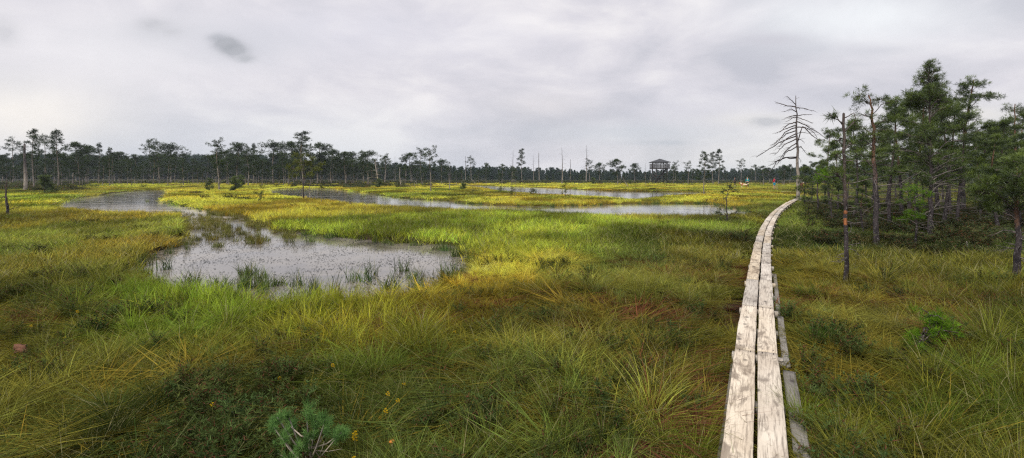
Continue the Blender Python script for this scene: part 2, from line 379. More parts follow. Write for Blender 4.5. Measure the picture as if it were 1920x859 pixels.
# ------------------------------------------------------------------ tufts and point instancing (stuff)
def blades(n, rad, hmin, hmax, w, lean, droop, segs=3, cone=0.0, tw=1.0):
    """n blades rooted in a disc, bending outward; each is a tapered strip"""
    a = rng.uniform(0, 2 * PI, n); r = rad * np.sqrt(rng.uniform(0, 1, n)); bx = r * np.cos(a); by = r * np.sin(a)
    L = rng.uniform(hmin, hmax, n); az = a * cone + rng.uniform(0, 2 * PI, n) * (1 - cone) if cone < 1 else a + rng.normal(0, .35, n)
    th0 = np.abs(rng.normal(lean, lean * .5 + .02, n)); dr = np.abs(rng.normal(droop, droop * .45 + .05, n))
    P = np.zeros((n, segs + 1, 3)); P[:, 0, 0] = bx; P[:, 0, 1] = by; P[:, 0, 2] = -.03
    for s in range(segs):
        th = th0 + dr * ((s + .5) / segs) ** 1.3
        st = L / segs
        P[:, s + 1, 0] = P[:, s, 0] + st * np.sin(th) * np.cos(az); P[:, s + 1, 1] = P[:, s, 1] + st * np.sin(th) * np.sin(az)
        P[:, s + 1, 2] = P[:, s, 2] + st * np.cos(th)
    wa = az + PI / 2 + rng.normal(0, .7 * tw, n); W = np.stack([np.cos(wa), np.sin(wa), np.zeros(n)], -1)
    ww = w * rng.uniform(.6, 1.3, n)
    V = []
    for s in range(segs):
        k = ww * (1 - (s / segs) ** 1.6) / 2
        V.append(P[:, s] - W * k[:, None]); V.append(P[:, s] + W * k[:, None])
    V.append(P[:, segs]); V = np.stack(V, 1); nv = 2 * segs + 1
    base = np.arange(n)[:, None] * nv; q = []
    for s in range(segs - 1): q.append(base + np.array([2 * s, 2 * s + 1, 2 * s + 3, 2 * s + 2]))
    t = base + np.array([2 * segs - 2, 2 * segs - 1, 2 * segs])
    bv = rng.uniform(0, 1, n)
    return V.reshape(-1, 3), (np.vstack(q) if q else np.zeros((0, 4), int)), t, np.tile(bv, len(q)), bv
def tuft_obj(name, parts, mat):
    V = []; Q = []; T = []; a = []; b = []; n = 0
    for v, q, t, qa, ta in parts:
        V.append(v); Q.append(q + n); T.append(t + n); a.append(qa); b.append(ta); n += len(v)
    fs = [np.vstack(Q), np.vstack(T)]
    me = mesh(name, np.vstack(V), fs, [mat], False, {'bv': ('FLOAT', 'FACE', np.concatenate([np.concatenate(a), np.concatenate(b)]))})
    return bpy.data.objects.new(name, me)
def collection(name, objs):
    c = bpy.data.collections.new(name)
    for o in objs: c.objects.link(o)
    return c
def scatter(name, coll, pts, rot, scl, idx, col, label, cat):
    me = mesh(name, pts, [np.zeros((0, 3), int)]) if False else bpy.data.meshes.new(name)
    n = len(pts); me.vertices.add(n); me.vertices.foreach_set('co', np.asarray(pts, float).ravel())
    for an, ty, v in (('rot', 'FLOAT_VECTOR', rot), ('scl', 'FLOAT_VECTOR', scl), ('idx', 'INT', idx)):
        a = me.attributes.new(an, ty, 'POINT'); a.data.foreach_set('vector' if ty == 'FLOAT_VECTOR' else 'value', np.asarray(v).ravel())
    a = me.attributes.new('col', 'FLOAT_COLOR', 'POINT'); cc = np.ones((n, 4)); cc[:, :3] = col; a.data.foreach_set('color', cc.ravel())
    o = link(name, me); tag(o, label, cat, kind='stuff')
    g = bpy.data.node_groups.new(name + '_scatter', 'GeometryNodeTree')
    g.interface.new_socket('Geometry', in_out='INPUT', socket_type='NodeSocketGeometry')
    g.interface.new_socket('Geometry', in_out='OUTPUT', socket_type='NodeSocketGeometry')
    gi = g.nodes.new('NodeGroupInput'); go = g.nodes.new('NodeGroupOutput')
    ci = g.nodes.new('GeometryNodeCollectionInfo'); ci.inputs['Collection'].default_value = coll
    ci.inputs['Separate Children'].default_value = True; ci.inputs['Reset Children'].default_value = True
    ip = g.nodes.new('GeometryNodeInstanceOnPoints'); ip.inputs['Pick Instance'].default_value = True
    def na(nm, ty):
        q = g.nodes.new('GeometryNodeInputNamedAttribute'); q.data_type = ty; q.inputs['Name'].default_value = nm; return q.outputs[0]
    g.links.new(gi.outputs[0], ip.inputs['Points']); g.links.new(ci.outputs[0], ip.inputs['Instance'])
    g.links.new(na('idx', 'INT'), ip.inputs['Instance Index'])
    g.links.new(na('rot', 'FLOAT_VECTOR'), ip.inputs['Rotation']); g.links.new(na('scl', 'FLOAT_VECTOR'), ip.inputs['Scale'])
    g.links.new(ip.outputs[0], go.inputs[0])
    o.modifiers.new('scatter', 'NODES').node_group = g
    return o

# --- tuft sources
def mk():
    G = []
    for k in range(4):   # 0-3 upright sedge, near
        G.append(tuft_obj('tuft_%02d' % len(G), [blades(34, .17, .45, 1.0, .013, .13, .35, 3), blades(16, .17, .25, .6, .011, .3, .8, 3)], M['grass']))
    for k in range(3):   # 4-6 arching tussock, near
        G.append(tuft_obj('tuft_%02d' % len(G), [blades(120, .09, .55, 1.25, .009, .30, .95, 4, 1.0), blades(36, .12, .4, .8, .010, .6, 1.2, 3, 1.0)], M['grass']))
    for k in range(3):   # 7-9 tangled fine, near
        G.append(tuft_obj('tuft_%02d' % len(G), [blades(34, .24, .3, .95, .010, .5, 1.0, 3), blades(20, .24, .2, .5, .012, .7, .6, 2)], M['grass']))
    for k in range(3):   # 10-12 mid distance sedge
        G.append(tuft_obj('tuft_%02d' % len(G), [blades(64, .40, .4, 1.0, .022, .18, .5, 2)], M['grass']))
    for k in range(3):   # 13-15 far sedge
        G.append(tuft_obj('tuft_%02d' % len(G), [blades(80, .85, .4, 1.0, .055, .2, .5, 1)], M['grass']))
    return collection('grass_sources', G)
GS = mk()
def heath_sources():
    G = []
    for k in range(3):   # woody stems with short leaf whorls
        parts = [blades(16, .12, .6, 1.0, .006, .35, .2, 2)]
        v, q, t, qa, ta = blades(16, .13, .6, 1.0, .004, .35, .2, 4)
        P = v.reshape(16, 9, 3)
        n = 0
        for b in range(16):
            cent = [(P[b, 2 * s] + P[b, 2 * s + 1]) / 2 for s in range(4)] + [P[b, 8]]
            for s in range(1, 5):
                for rep in range(2):
                    c = cent[s] * (1 - rep * .5) + cent[s - 1] * rep * .5
                    vv, qq, tt, a1, a2 = blades(6, .01, .08, .15, .022, .9, .3, 2)
                    parts.append((vv + c + np.array([0, 0, .03]), qq, tt, a1, a2))
        G.append(tuft_obj('heather_%02d' % k, parts, M['heath']))
    for k in range(2):   # far: coarse
        G.append(tuft_obj('heather_%02d' % (3 + k), [blades(120, .5, .3, 1.0, .05, .4, .6, 2)], M['heath']))
    return collection('heather_sources', G)
HS = heath_sources()
MS = collection('moss_sources', [tuft_obj('moss_%02d' % k, [blades(120, .10, .5, 1.0, .012, .35, .9, 2)], M['moss']) for k in range(3)])

def sample(r0, r1, dens, seed):
    """random points in the view wedge (with margin) between two distances"""
    g = np.random.default_rng(seed); A = R(50); n = int(dens * A * (r1 * r1 - r0 * r0))
    r = np.sqrt(g.uniform(r0 * r0, r1 * r1, n)); t = g.uniform(-A, A, n)
    return r * np.sin(t), r * np.cos(t), g
GP = []; HP = []; MP = []
TREEZ = lambda px, py: sst(1500, 1560, px) * (1 - sst(440, 475, py)) # ground below the grove
def add(L, x, y, z, h, idx, col, g, tilt=.12, wid=None):
    n = len(x); rot = np.stack([g.normal(0, tilt, n), g.normal(0, tilt, n), g.uniform(0, 2 * PI, n)], -1)
    w = h if wid is None else wid
    L.append((np.stack([x, y, z], -1), rot, np.stack([w, w, h], -1), idx, col))
def cvar(c, g, s=.16):
    k = np.exp(g.normal(0, s, len(c)))[:, None]; t = g.normal(0, .07, len(c))[:, None]
    return np.clip(c * k * np.concatenate([1 + t, 1 - t * .4, 1 - t], 1), .004, .6)
def fill(r0, r1, dens, seed, kind):
    x, y, g = sample(r0, r1, dens, seed)
    pd = pdist(x, y); wd = wdist(x, y)
    ok = (wd > .34) & (pd > .02); x, y, pd, wd = x[ok], y[ok], pd[ok], wd[ok]
    c, h = zone(x, y); z = gz(x, y, pd)
    lf = fbm(x / 2.2 + 3, y / 3.5, 141, 3); lf2 = fbm(x / 5 + 31, y / 9, 151, 3)
    tint = np.where((lf2 > .54)[:, None], np.array([1.14, 1.0, .80]), np.array([.86, 1.0, 1.0]))
    c = c * np.array([1.62, 1.60, 1.05]) * (.42 + 1.12 * sst(.27, .73, lf))[:, None] * tint * (1 - .30 * sst(5.6, 3.8, y) if False else 1 - .14 * (1 - sst(3.6, 6.2, y)))[:, None]  # nearest grass darkened in colour: part lens vignetting, part darker sedge
    c = c + (c.mean(1)[:, None] - c) * .10
    px = CX + F * x / y; py = HY + F * CH / y
    lum = c.sum(1); darkz = 1 - sst(.10, .20, lum)
    tz = TREEZ(px, py)
    patch = fbm(x / .9, y / .9, 101)
    hv = g.uniform(.75, 1.25, len(x))
    h = h * (1 - .45 * (1 - sst(.45, .75, wd)))
    if kind == 'near':
        redz = (c[:, 0] > c[:, 1] * 1.02) & (lum < .42)
        keep = g.uniform(0, 1, len(x)) < np.where(redz, .5, 1.0) * sst(.16, .40, patch)
        u = g.uniform(0, 1, len(x)); up = sst(.28, .40, h)
        typ = np.where(u < .25 + .55 * up, g.integers(0, 4, len(x)), np.where(u < .34 + .5 * up, g.integers(4, 7, len(x)), g.integers(7, 10, len(x))))
        hh = h * hv * np.where((typ > 3) & (typ < 7), 1.15, 1.0) * 1.05
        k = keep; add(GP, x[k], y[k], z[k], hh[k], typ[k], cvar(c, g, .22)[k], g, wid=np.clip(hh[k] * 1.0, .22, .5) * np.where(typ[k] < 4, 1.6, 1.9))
        # heather
        k = g.uniform(0, 1, len(x)) < (.14 + .42 * darkz) * sst(.48, .62, fbm(x / 1.1 + 5, y / 1.1, 133)) 
        cc = np.array([.045, .062, .018]) * np.ones((k.sum(), 1)); cc = cc * (1 + .5 * g.uniform(0, 1, (k.sum(), 1)))
        add(HP, x[k], y[k], z[k], .26 * hv[k], g.integers(0, 3, k.sum()), cvar(cc, g, .2), g, wid=.36 * hv[k])
        # moss
        k = g.uniform(0, 1, len(x)) < .5; n = k.sum(); m1 = fbm(x[k] / 1.4 + 9, y[k] / 1.4, 71); m2 = fbm(x[k] / .45, y[k] / .45, 61)
        mc = np.where((m2 > .56)[:, None], np.array([.15, .125, .02]), np.where((m1 > .60)[:, None], np.array([.12, .045, .024]), c[k] * .8))
        dx = g.normal(0, .1, n); dy = g.normal(0, .1, n)
        add(MP, x[k] + dx, y[k] + dy, gz(x[k] + dx, y[k] + dy), g.uniform(.05, .09, n), g.integers(0, 3, n), cvar(mc, g, .2), g, wid=g.uniform(.7, 1.3, n))
    elif kind == 'mid':
        typ = g.integers(10, 13, len(x)); hh = h * hv * (1 - .5 * tz); keep = patch > .26
        add(GP, x[keep], y[keep], z[keep], hh[keep] * 1.05, typ[keep], cvar(c, g, .18)[keep], g, wid=np.full(keep.sum(), .8))
        k = g.uniform(0, 1, len(x)) < (.02 + .22 * darkz + .5 * tz) * sst(.46, .58, fbm(x / 1.6 + 5, y / 1.6, 133)); n = k.sum()
        add(HP, x[k], y[k], z[k], .28 * hv[k], g.integers(0, 3, n), cvar(np.array([.045, .055, .022]) * np.ones((n, 1)), g, .3), g, wid=.7 * hv[k])
    else:
        typ = g.integers(13, 16, len(x)); hh = h * hv
        add(GP, x, y, z, hh * 1.0, typ, cvar(c, g, .15), g, .05, wid=np.full(len(x), 1.0 if kind == 'far' else 2.6))
        k = g.uniform(0, 1, len(x)) < (.03 + .3 * darkz) * sst(.5, .6, fbm(x / 5 + 5, y / 5, 133)); n = k.sum()
        add(HP, x[k], y[k], z[k], .35 * hv[k], g.integers(3, 5, n), cvar(np.array([.035, .042, .02]) * np.ones((n, 1)), g, .2), g, wid=1.2 * hv[k])
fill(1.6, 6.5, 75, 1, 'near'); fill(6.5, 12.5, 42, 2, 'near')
fill(12, 24, 17, 3, 'mid'); fill(24, 42, 8, 4, 'mid'); fill(42, 120, 2.1, 5, 'far'); fill(120, 300, .22, 6, 'vfar')
# single large tussocks beside the walk
for (px, py, s, col) in [(1520, 800, .50, (.13, .17, .014)), (1600, 850, .52, (.17, .17, .03)), (1565, 650, .48, (.06, .12, .015)), (1500, 560, .5, (.055, .11, .014)), (1475, 490, .4, (.06, .09, .016)), (1760, 820, .5, (.075, .12, .014)), (1850, 780, .5, (.07, .11, .014)), (1700, 860, .45, (.11, .13, .02)), (1800, 640, .5, (.09, .10, .03)), (1290, 850, .5, (.11, .14, .016)), (1250, 660, .5, (.085, .11, .02)), (1180, 730, .45, (.08, .10, .02)), (1330, 700, .4, (.09, .12, .016)), (1370, 470, .45, (.09, .10, .02)), (1100, 830, .45, (.08, .11, .018)), (420, 840, .42, (.06, .085, .02)), (730, 760, .4, (.09, .10, .02)), (1860, 620, .5, (.09, .09, .025)), (1655, 600, .4, (.08, .085, .02)), (1560, 480, .4, (.07, .09, .016)), (1690, 520, .5, (.10, .105, .02)), (1780, 530, .5, (.10, .105, .02))]:
    x, y = PX(px, py); g = rng
    for q in range(3):
        xx = x + g.normal(0, .10); yy = y + g.normal(0, .10)
        add(GP, np.array([xx]), np.array([yy]), np.array([gz1(xx, yy)]), np.array([s * .66]), np.array([4 + q]), np.array([col]) * g.uniform(.85, 1.2), g, .1, wid=np.array([s * .85]))
g = np.random.default_rng(77); n = 300; r_ = np.sqrt(g.uniform(9, 170, n)); t_ = g.uniform(-.85, .85, n); x = r_ * np.sin(t_); y = r_ * np.cos(t_)
pd = pdist(x, y); k = (wdist(x, y) > .6) & (pd > .6) & (fbm(x / 1.2, y / 1.2, 55) > .42); x, y, pd = x[k], y[k], pd[k]; c, h = zone(x, y)
for q in range(2):
    xx = x + g.normal(0, .07, len(x)); yy = y + g.normal(0, .07, len(x)); hh = g.uniform(.14, .26, len(x)) * (1 if q else .85)
    add(GP, xx, yy, gz(xx, yy), hh, g.integers(4, 7, len(x)), cvar((c * np.array([.92, 1.05, 1.2])) * 1.45 + np.array([.015, .018, .004]), g, .3), g, .15, wid=hh * 1.15)
# emergent sedges in the pool margins
x, y, g = sample(60, 240, .45, 87); px = CX + F * x / y; py = HY + F * CH / y
k = (pdist(x, y) > 2) & (g.uniform(0, 1, len(x)) < (1 - sst(342, 346, py)) * .8 + .5 * (1 - sst(100, 200, px)) * (1 - sst(352, 362, py)) + .35 * np.exp(-((px - 680) / 120) ** 2) * (1 - sst(350, 354, py))) & (fbm(x / 9, y / 9, 311) > .40)
n = k.sum(); add(HP, x[k], y[k], np.zeros(n), g.uniform(.4, 1.0, n), g.integers(3, 5, n), cvar(np.array([.045, .055, .022]) * np.ones((n, 1)), g, .3), g, wid=g.uniform(1.2, 2.6, n))
x, y, g = sample(11, 40, 4, 88); px = CX + F * x / y; py = HY + F * CH / y
k = (px > 1500) & (py < 480) & (g.uniform(0, 1, len(x)) < .5) & (fbm(x / 1.5, y / 1.5, 312) > .46) & (wdist(x, y) > 1.2); n = k.sum()
add(HP, x[k], y[k], gz(x[k], y[k]), g.uniform(.25, .5, n), g.integers(0, 3, n), cvar(np.array([.05, .062, .024]) * np.ones((n, 1)), g, .4), g, wid=g.uniform(.7, 1.3, n))
x, y, g = sample(6, 60, 9, 11); pd = pdist(x, y); px = CX + F * x / y; py = HY + F * CH / y
wet = sst(300, 325, px) * (1 - sst(480, 600, px)) * sst(392, 402, py) * (1 - sst(448, 458, py)) * 1.6
front = sst(488, 535, py) * 1.0; right = sst(800, 870, px) * (py > 430) * (py < 540)
pr = np.where(pd > -.6, .6, .02) * np.exp(pd * 1.2) + .45 * wet + .42 * front * (pd > -2.0) + .5 * right * (pd > -1.5)
k = (pd < .05) & (g.uniform(0, 1, len(x)) < pr * sst(.3, .6, fbm(x / .8, y / .8, 201)) * 1.3) & (pd > -3.5)
n = k.sum(); ec = np.where((wet[k] > .3)[:, None], np.array([.13, .125, .03]), np.array([.075, .11, .028]))
add(GP, x[k], y[k], np.full(n, WZ), np.where(y[k] < 14, .44, .30) * g.uniform(.6, 1.2, n), g.integers(0, 3, n), cvar(ec, g, .25), g, .1, wid=g.uniform(.5, 1.1, n))
def emit(name, coll, L, label, cat):
    P_, Ro, Sc, Ix, Co = [np.concatenate([l[i] for l in L]) for i in range(5)]
    print(name, len(P_)); return scatter(name, coll, P_, Ro, Sc, Ix.astype(np.int32), Co, label, cat)
emit('grass', GS, GP, 'sedge and cottongrass covering the bog, yellow-green round the pools', 'grass')
emit('heather', HS, HP, 'low dark heather and dwarf shrubs growing between the grass', 'heather')
emit('moss', MS, MP, 'red and ochre bog moss showing between the grass tufts', 'moss')
# floating pondweed leaves
def leaves():
    G = []
    for k in range(3):
        V = []; Fq = []; n = 0
        for i in range(9):
            cx, cy = rng.uniform(-.3, .3, 2); a = rng.uniform(0, PI); L = rng.uniform(.009, .020); W = L * .75
            th = np.arange(6) / 6 * 2 * PI; px = L * np.cos(th); py = W * np.sin(th)
            V.append(np.stack([cx + px * math.cos(a) - py * math.sin(a), cy + px * math.sin(a) + py * math.cos(a), .002 + .004 * rng.uniform(0, 1, 6)], -1))
            Fq.append(np.arange(6)[None] + n); n += 6
        me = mesh('leaf_%02d' % k, np.vstack(V), [np.vstack(Fq)], [M['moss']], False, {'bv': ('FLOAT', 'FACE', rng.uniform(0, 1, 9))})
        G.append(bpy.data.objects.new('leaf_%02d' % k, me))
    return collection('leaf_sources', G)
x, y, g = sample(6, 34, 22, 21); pd = pdist(x, y)
den = sst(.42, .60, fbm(x / .8, y / .8, 301)) * .85 + .12
k = (pd < -.15) & (g.uniform(0, 1, len(x)) < den * np.where(y < 20, 1, .25)); n = k.sum()
L = []; add(L, x[k], y[k], np.full(n, WZ + .004), np.ones(n), g.integers(0, 3, n), cvar(np.array([.022, .028, .03]) * np.ones((n, 1)), g, .3), g, 0, wid=g.uniform(.8, 1.4, n))
emit('floating_leaves', leaves(), L, 'small dark pondweed leaves floating on the near pool', 'pondweed')

# ------------------------------------------------------------------ trees
def needles(g, pos, dr, size, k=12, wid=.05, spread=.75, tone=None):
    n = len(pos); d = dr[:, None] + g.normal(0, spread, (n, k, 3)); d /= np.linalg.norm(d, axis=2)[..., None]
    s = size[:, None] * g.uniform(.6, 1.1, (n, k)); off = g.normal(0, .15, (n, k, 3)) * size[:, None, None]
    b = pos[:, None] + off; tip = b + d * s[..., None]
    u = np.cross(d, g.normal(0, 1, (n, k, 3))); u /= np.linalg.norm(u, axis=2)[..., None] + 1e-9
    w = u * (wid * size[:, None, None] / 2)
    V = np.stack([b + d * s[..., None] * .15 - w, b + d * s[..., None] * .15 + w, tip], 2).reshape(-1, 3)
    T = np.arange(n * k * 3).reshape(-1, 3)
    tn = (g.uniform(0, 1, n) if tone is None else tone)[:, None] * .75 + .25 * g.uniform(0, 1, (n, k))
    return V, T, np.clip(tn.ravel(), 0, 1)
class Tree:
    def __init__(s, seed, H): s.g = np.random.default_rng(seed); s.H = H; s.tr = MB(); s.br = MB(); s.cr = MB()
    def trunk(s, r0, pts=None, bend=.03, top=.15, sides=8):
        H = s.H; n = 12
        if pts is None:
            t = np.linspace(0, 1, n); a = s.g.uniform(0, 6.28); ph = s.g.uniform(0, 6.28, 2)
            pts = np.stack([H * bend * (np.sin(t * 5 + ph[0]) - math.sin(ph[0])) * 1., H * bend * (np.sin(t * 4 + ph[1]) - math.sin(ph[1])), t * H - .12], -1)
        s.P = np.array(pts, float); s.r0 = r0
        z = np.linspace(0, 1, len(s.P)); s.rad = r0 * (1 - (1 - top) * z ** .8); s.rad[0] *= 1.35
        s.tr.tube(s.P, s.rad, sides)
    def at(s, t):
        f = np.clip(t, 0, 1) * (len(s.P) - 1); i = min(int(f), len(s.P) - 2); return s.P[i] + (s.P[i + 1] - s.P[i]) * (f - i), s.rad[i]
    def atz(s, z):
        k = np.clip(np.searchsorted(s.P[:, 2], z), 1, len(s.P) - 1); a, b = s.P[k - 1], s.P[k]
        f = np.clip((z - a[2]) / (b[2] - a[2] + 1e-9), 0, 1); return a + (b - a) * f, s.rad[k]
    def branch(s, p0, az, L, el, curve, r, wig=.06, seg=6, sides=4, into=None):
        g = s.g; pts = [np.array(p0, float)]; a = az; e = el
        for i in range(seg):
            e2 = e + curve * (i + .5) / seg
            st = L / seg
            pts.append(pts[-1] + st * np.array([math.cos(a) * math.cos(e2), math.sin(a) * math.cos(e2), math.sin(e2)]) + g.normal(0, wig * st, 3))
            a += g.normal(0, .15)
        pts = np.array(pts); (into or s.br).tube(pts, np.linspace(r, r * .25, seg + 1), sides); return pts
    def clump(s, c, R_, n, size, k=12, wid=.05, flat=.6, mb=None):
        g = s.g; d = g.normal(0, 1, (n, 3)); d /= np.linalg.norm(d, axis=1)[:, None]; r = g.uniform(.25, 1, n) ** .6
        pos = np.asarray(c) + d * (r * R_)[:, None] * np.array([1, 1, flat]); dr = d * np.array([.8, .8, .5]) + np.array([0, 0, .55])
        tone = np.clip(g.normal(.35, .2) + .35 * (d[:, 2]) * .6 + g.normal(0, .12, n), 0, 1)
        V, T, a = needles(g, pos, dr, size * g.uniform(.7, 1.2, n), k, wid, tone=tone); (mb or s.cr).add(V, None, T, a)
    def deadtwigs(s, pts, n, L, r, droop=-.3):
        g = s.g
        for i in range(n):
            f = g.uniform(.25, 1) * (len(pts) - 1.01); j = int(f); p = pts[j] + (pts[j + 1] - pts[j]) * (f - j); d = pts[j + 1] - pts[j]
            az = math.atan2(d[1], d[0]) + g.choice([-1, 1]) * g.uniform(.4, 1.0)
            s.branch(p, az, L * g.uniform(.4, 1), g.uniform(-.2, .3), droop, r, .12, 4, 3)
    def emit(s, mats, names=('trunk', 'branches', 'crown'), low=False):
        tr, br = s.tr, s.br
        V = np.vstack(tr.v + br.v); nq = sum(len(q) for q in tr.q); nt_ = sum(len(q) for q in tr.t)
        q = np.vstack(tr.q + [x + tr.n for x in br.q]); t = np.vstack(tr.t + [x + tr.n for x in br.t])
        me = mesh('trunk', V, [q, t], [mats[0], mats[1]], True)
        mi = np.ones(len(q) + len(t), np.int32); mi[:nq] = 0; mi[len(q):len(q) + nt_] = 0; me.polygons.foreach_set('material_index', mi)
        out = [('trunk', me)]
        if s.cr.n and mats[2]: out.append(('crown', s.cr.build('crown', mats[2], link_=False)))
        return out
def pine_proc(seed, H, r0, c0, spread, shape, nb, tsz, nt, k=12, wid=.06, dead=8, bend=.02, mats=None, clr=.30, sides=7, sub=4):
    """c0: crown start fraction; shape: width at fraction u of the crown"""
    T = Tree(seed, H); g = T.g; T.trunk(r0, bend=bend, sides=sides)
    for i in range(nb):
        u = (i + g.uniform(0, .9)) / nb; t = c0 + (1 - c0) * u * .97; p, r = T.at(t); L = spread * shape(u) * g.uniform(.65, 1.15)
        if L < .1 * spread: L = .1 * spread
        az = i * 2.4 + g.uniform(-.5, .5); el = .1 + .7 * u + g.uniform(-.2, .2)
        pts = T.branch(p, az, L, el, g.uniform(-.3, .3), max(r * .35, r0 * .08), .06, 5, 4)
        for q in range(sub):
            f = g.uniform(.45, 1); j = min(int(f * 5), 4); pp = pts[j] + (pts[j + 1] - pts[j]) * (f * 5 - j)
            if q: pp = pp + g.normal(0, .16 * L, 3) * np.array([1, 1, .5])
            else: pp = pts[-1]
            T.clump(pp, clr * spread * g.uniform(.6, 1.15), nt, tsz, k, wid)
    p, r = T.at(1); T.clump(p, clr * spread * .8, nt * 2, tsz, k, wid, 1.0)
    for i in range(dead):
        t = g.uniform(.15, c0 + .1); p, r = T.at(t)
        pts = T.branch(p, g.uniform(0, 6.28), spread * g.uniform(.3, .8), g.uniform(-.3, .3), g.uniform(-.5, .3), r * .22, .12, 5, 3); T.deadtwigs(pts, 2, spread * .3, r * .1)
    return T.emit(mats)
umb = lambda u: .45 + .55 * math.sin(min(u, .8) / .8 * PI * .75)
rnd = lambda u: .3 + .75 * math.sin(u * PI)
con = lambda u: 1.0 - .8 * u
PR = {}
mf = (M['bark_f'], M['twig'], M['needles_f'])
def variants(name, fn, n): PR[name] = [fn(i) for i in range(n)]
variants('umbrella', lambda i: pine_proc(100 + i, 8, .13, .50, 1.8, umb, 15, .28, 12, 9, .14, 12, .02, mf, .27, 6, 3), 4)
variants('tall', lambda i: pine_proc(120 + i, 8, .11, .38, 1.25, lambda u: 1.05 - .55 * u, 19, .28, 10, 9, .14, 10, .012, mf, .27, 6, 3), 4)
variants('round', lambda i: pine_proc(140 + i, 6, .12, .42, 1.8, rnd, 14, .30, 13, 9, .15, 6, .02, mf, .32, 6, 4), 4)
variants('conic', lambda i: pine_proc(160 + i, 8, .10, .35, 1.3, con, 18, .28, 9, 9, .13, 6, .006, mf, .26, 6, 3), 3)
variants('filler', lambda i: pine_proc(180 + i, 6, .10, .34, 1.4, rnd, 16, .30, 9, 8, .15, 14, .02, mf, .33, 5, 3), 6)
def snag(seed, H, r0, nb, L0, el, cv, mat, twigs=3, broken=False, t0=.35, bend=.008):
    T = Tree(seed, H); g = T.g; T.trunk(r0, bend=bend, top=.45 if broken else .12, sides=7)
    for i in range(nb):
        u = (i + g.uniform(0, .9)) / nb; t = t0 + (1 - t0) * u * .97; p, r = T.at(t)
        L = L0 * (1.1 - .75 * u) * g.uniform(.5, 1.15); pts = T.branch(p, g.uniform(0, 6.28), L, el + g.uniform(-.2, .3), cv, max(r * .28, .012), .1, 6, 4)
        T.deadtwigs(pts, twigs, L * .35, max(r * .12, .007))
    return T.emit((mat, mat, None))
variants('snag', lambda i: snag(200 + i, 8, .13, 20, 1.7, .1, -.7, M['dead'], 3), 3)
variants('pole', lambda i: snag(220 + i, 6, .12, 9, .5, .2, -.3, M['dead'], 1, True), 3)
variants('crooked', lambda i: snag(240 + i, 5, .14, 11, 2.0, .5, -.9, M['dead_l'], 3, True, .25, .05), 2)

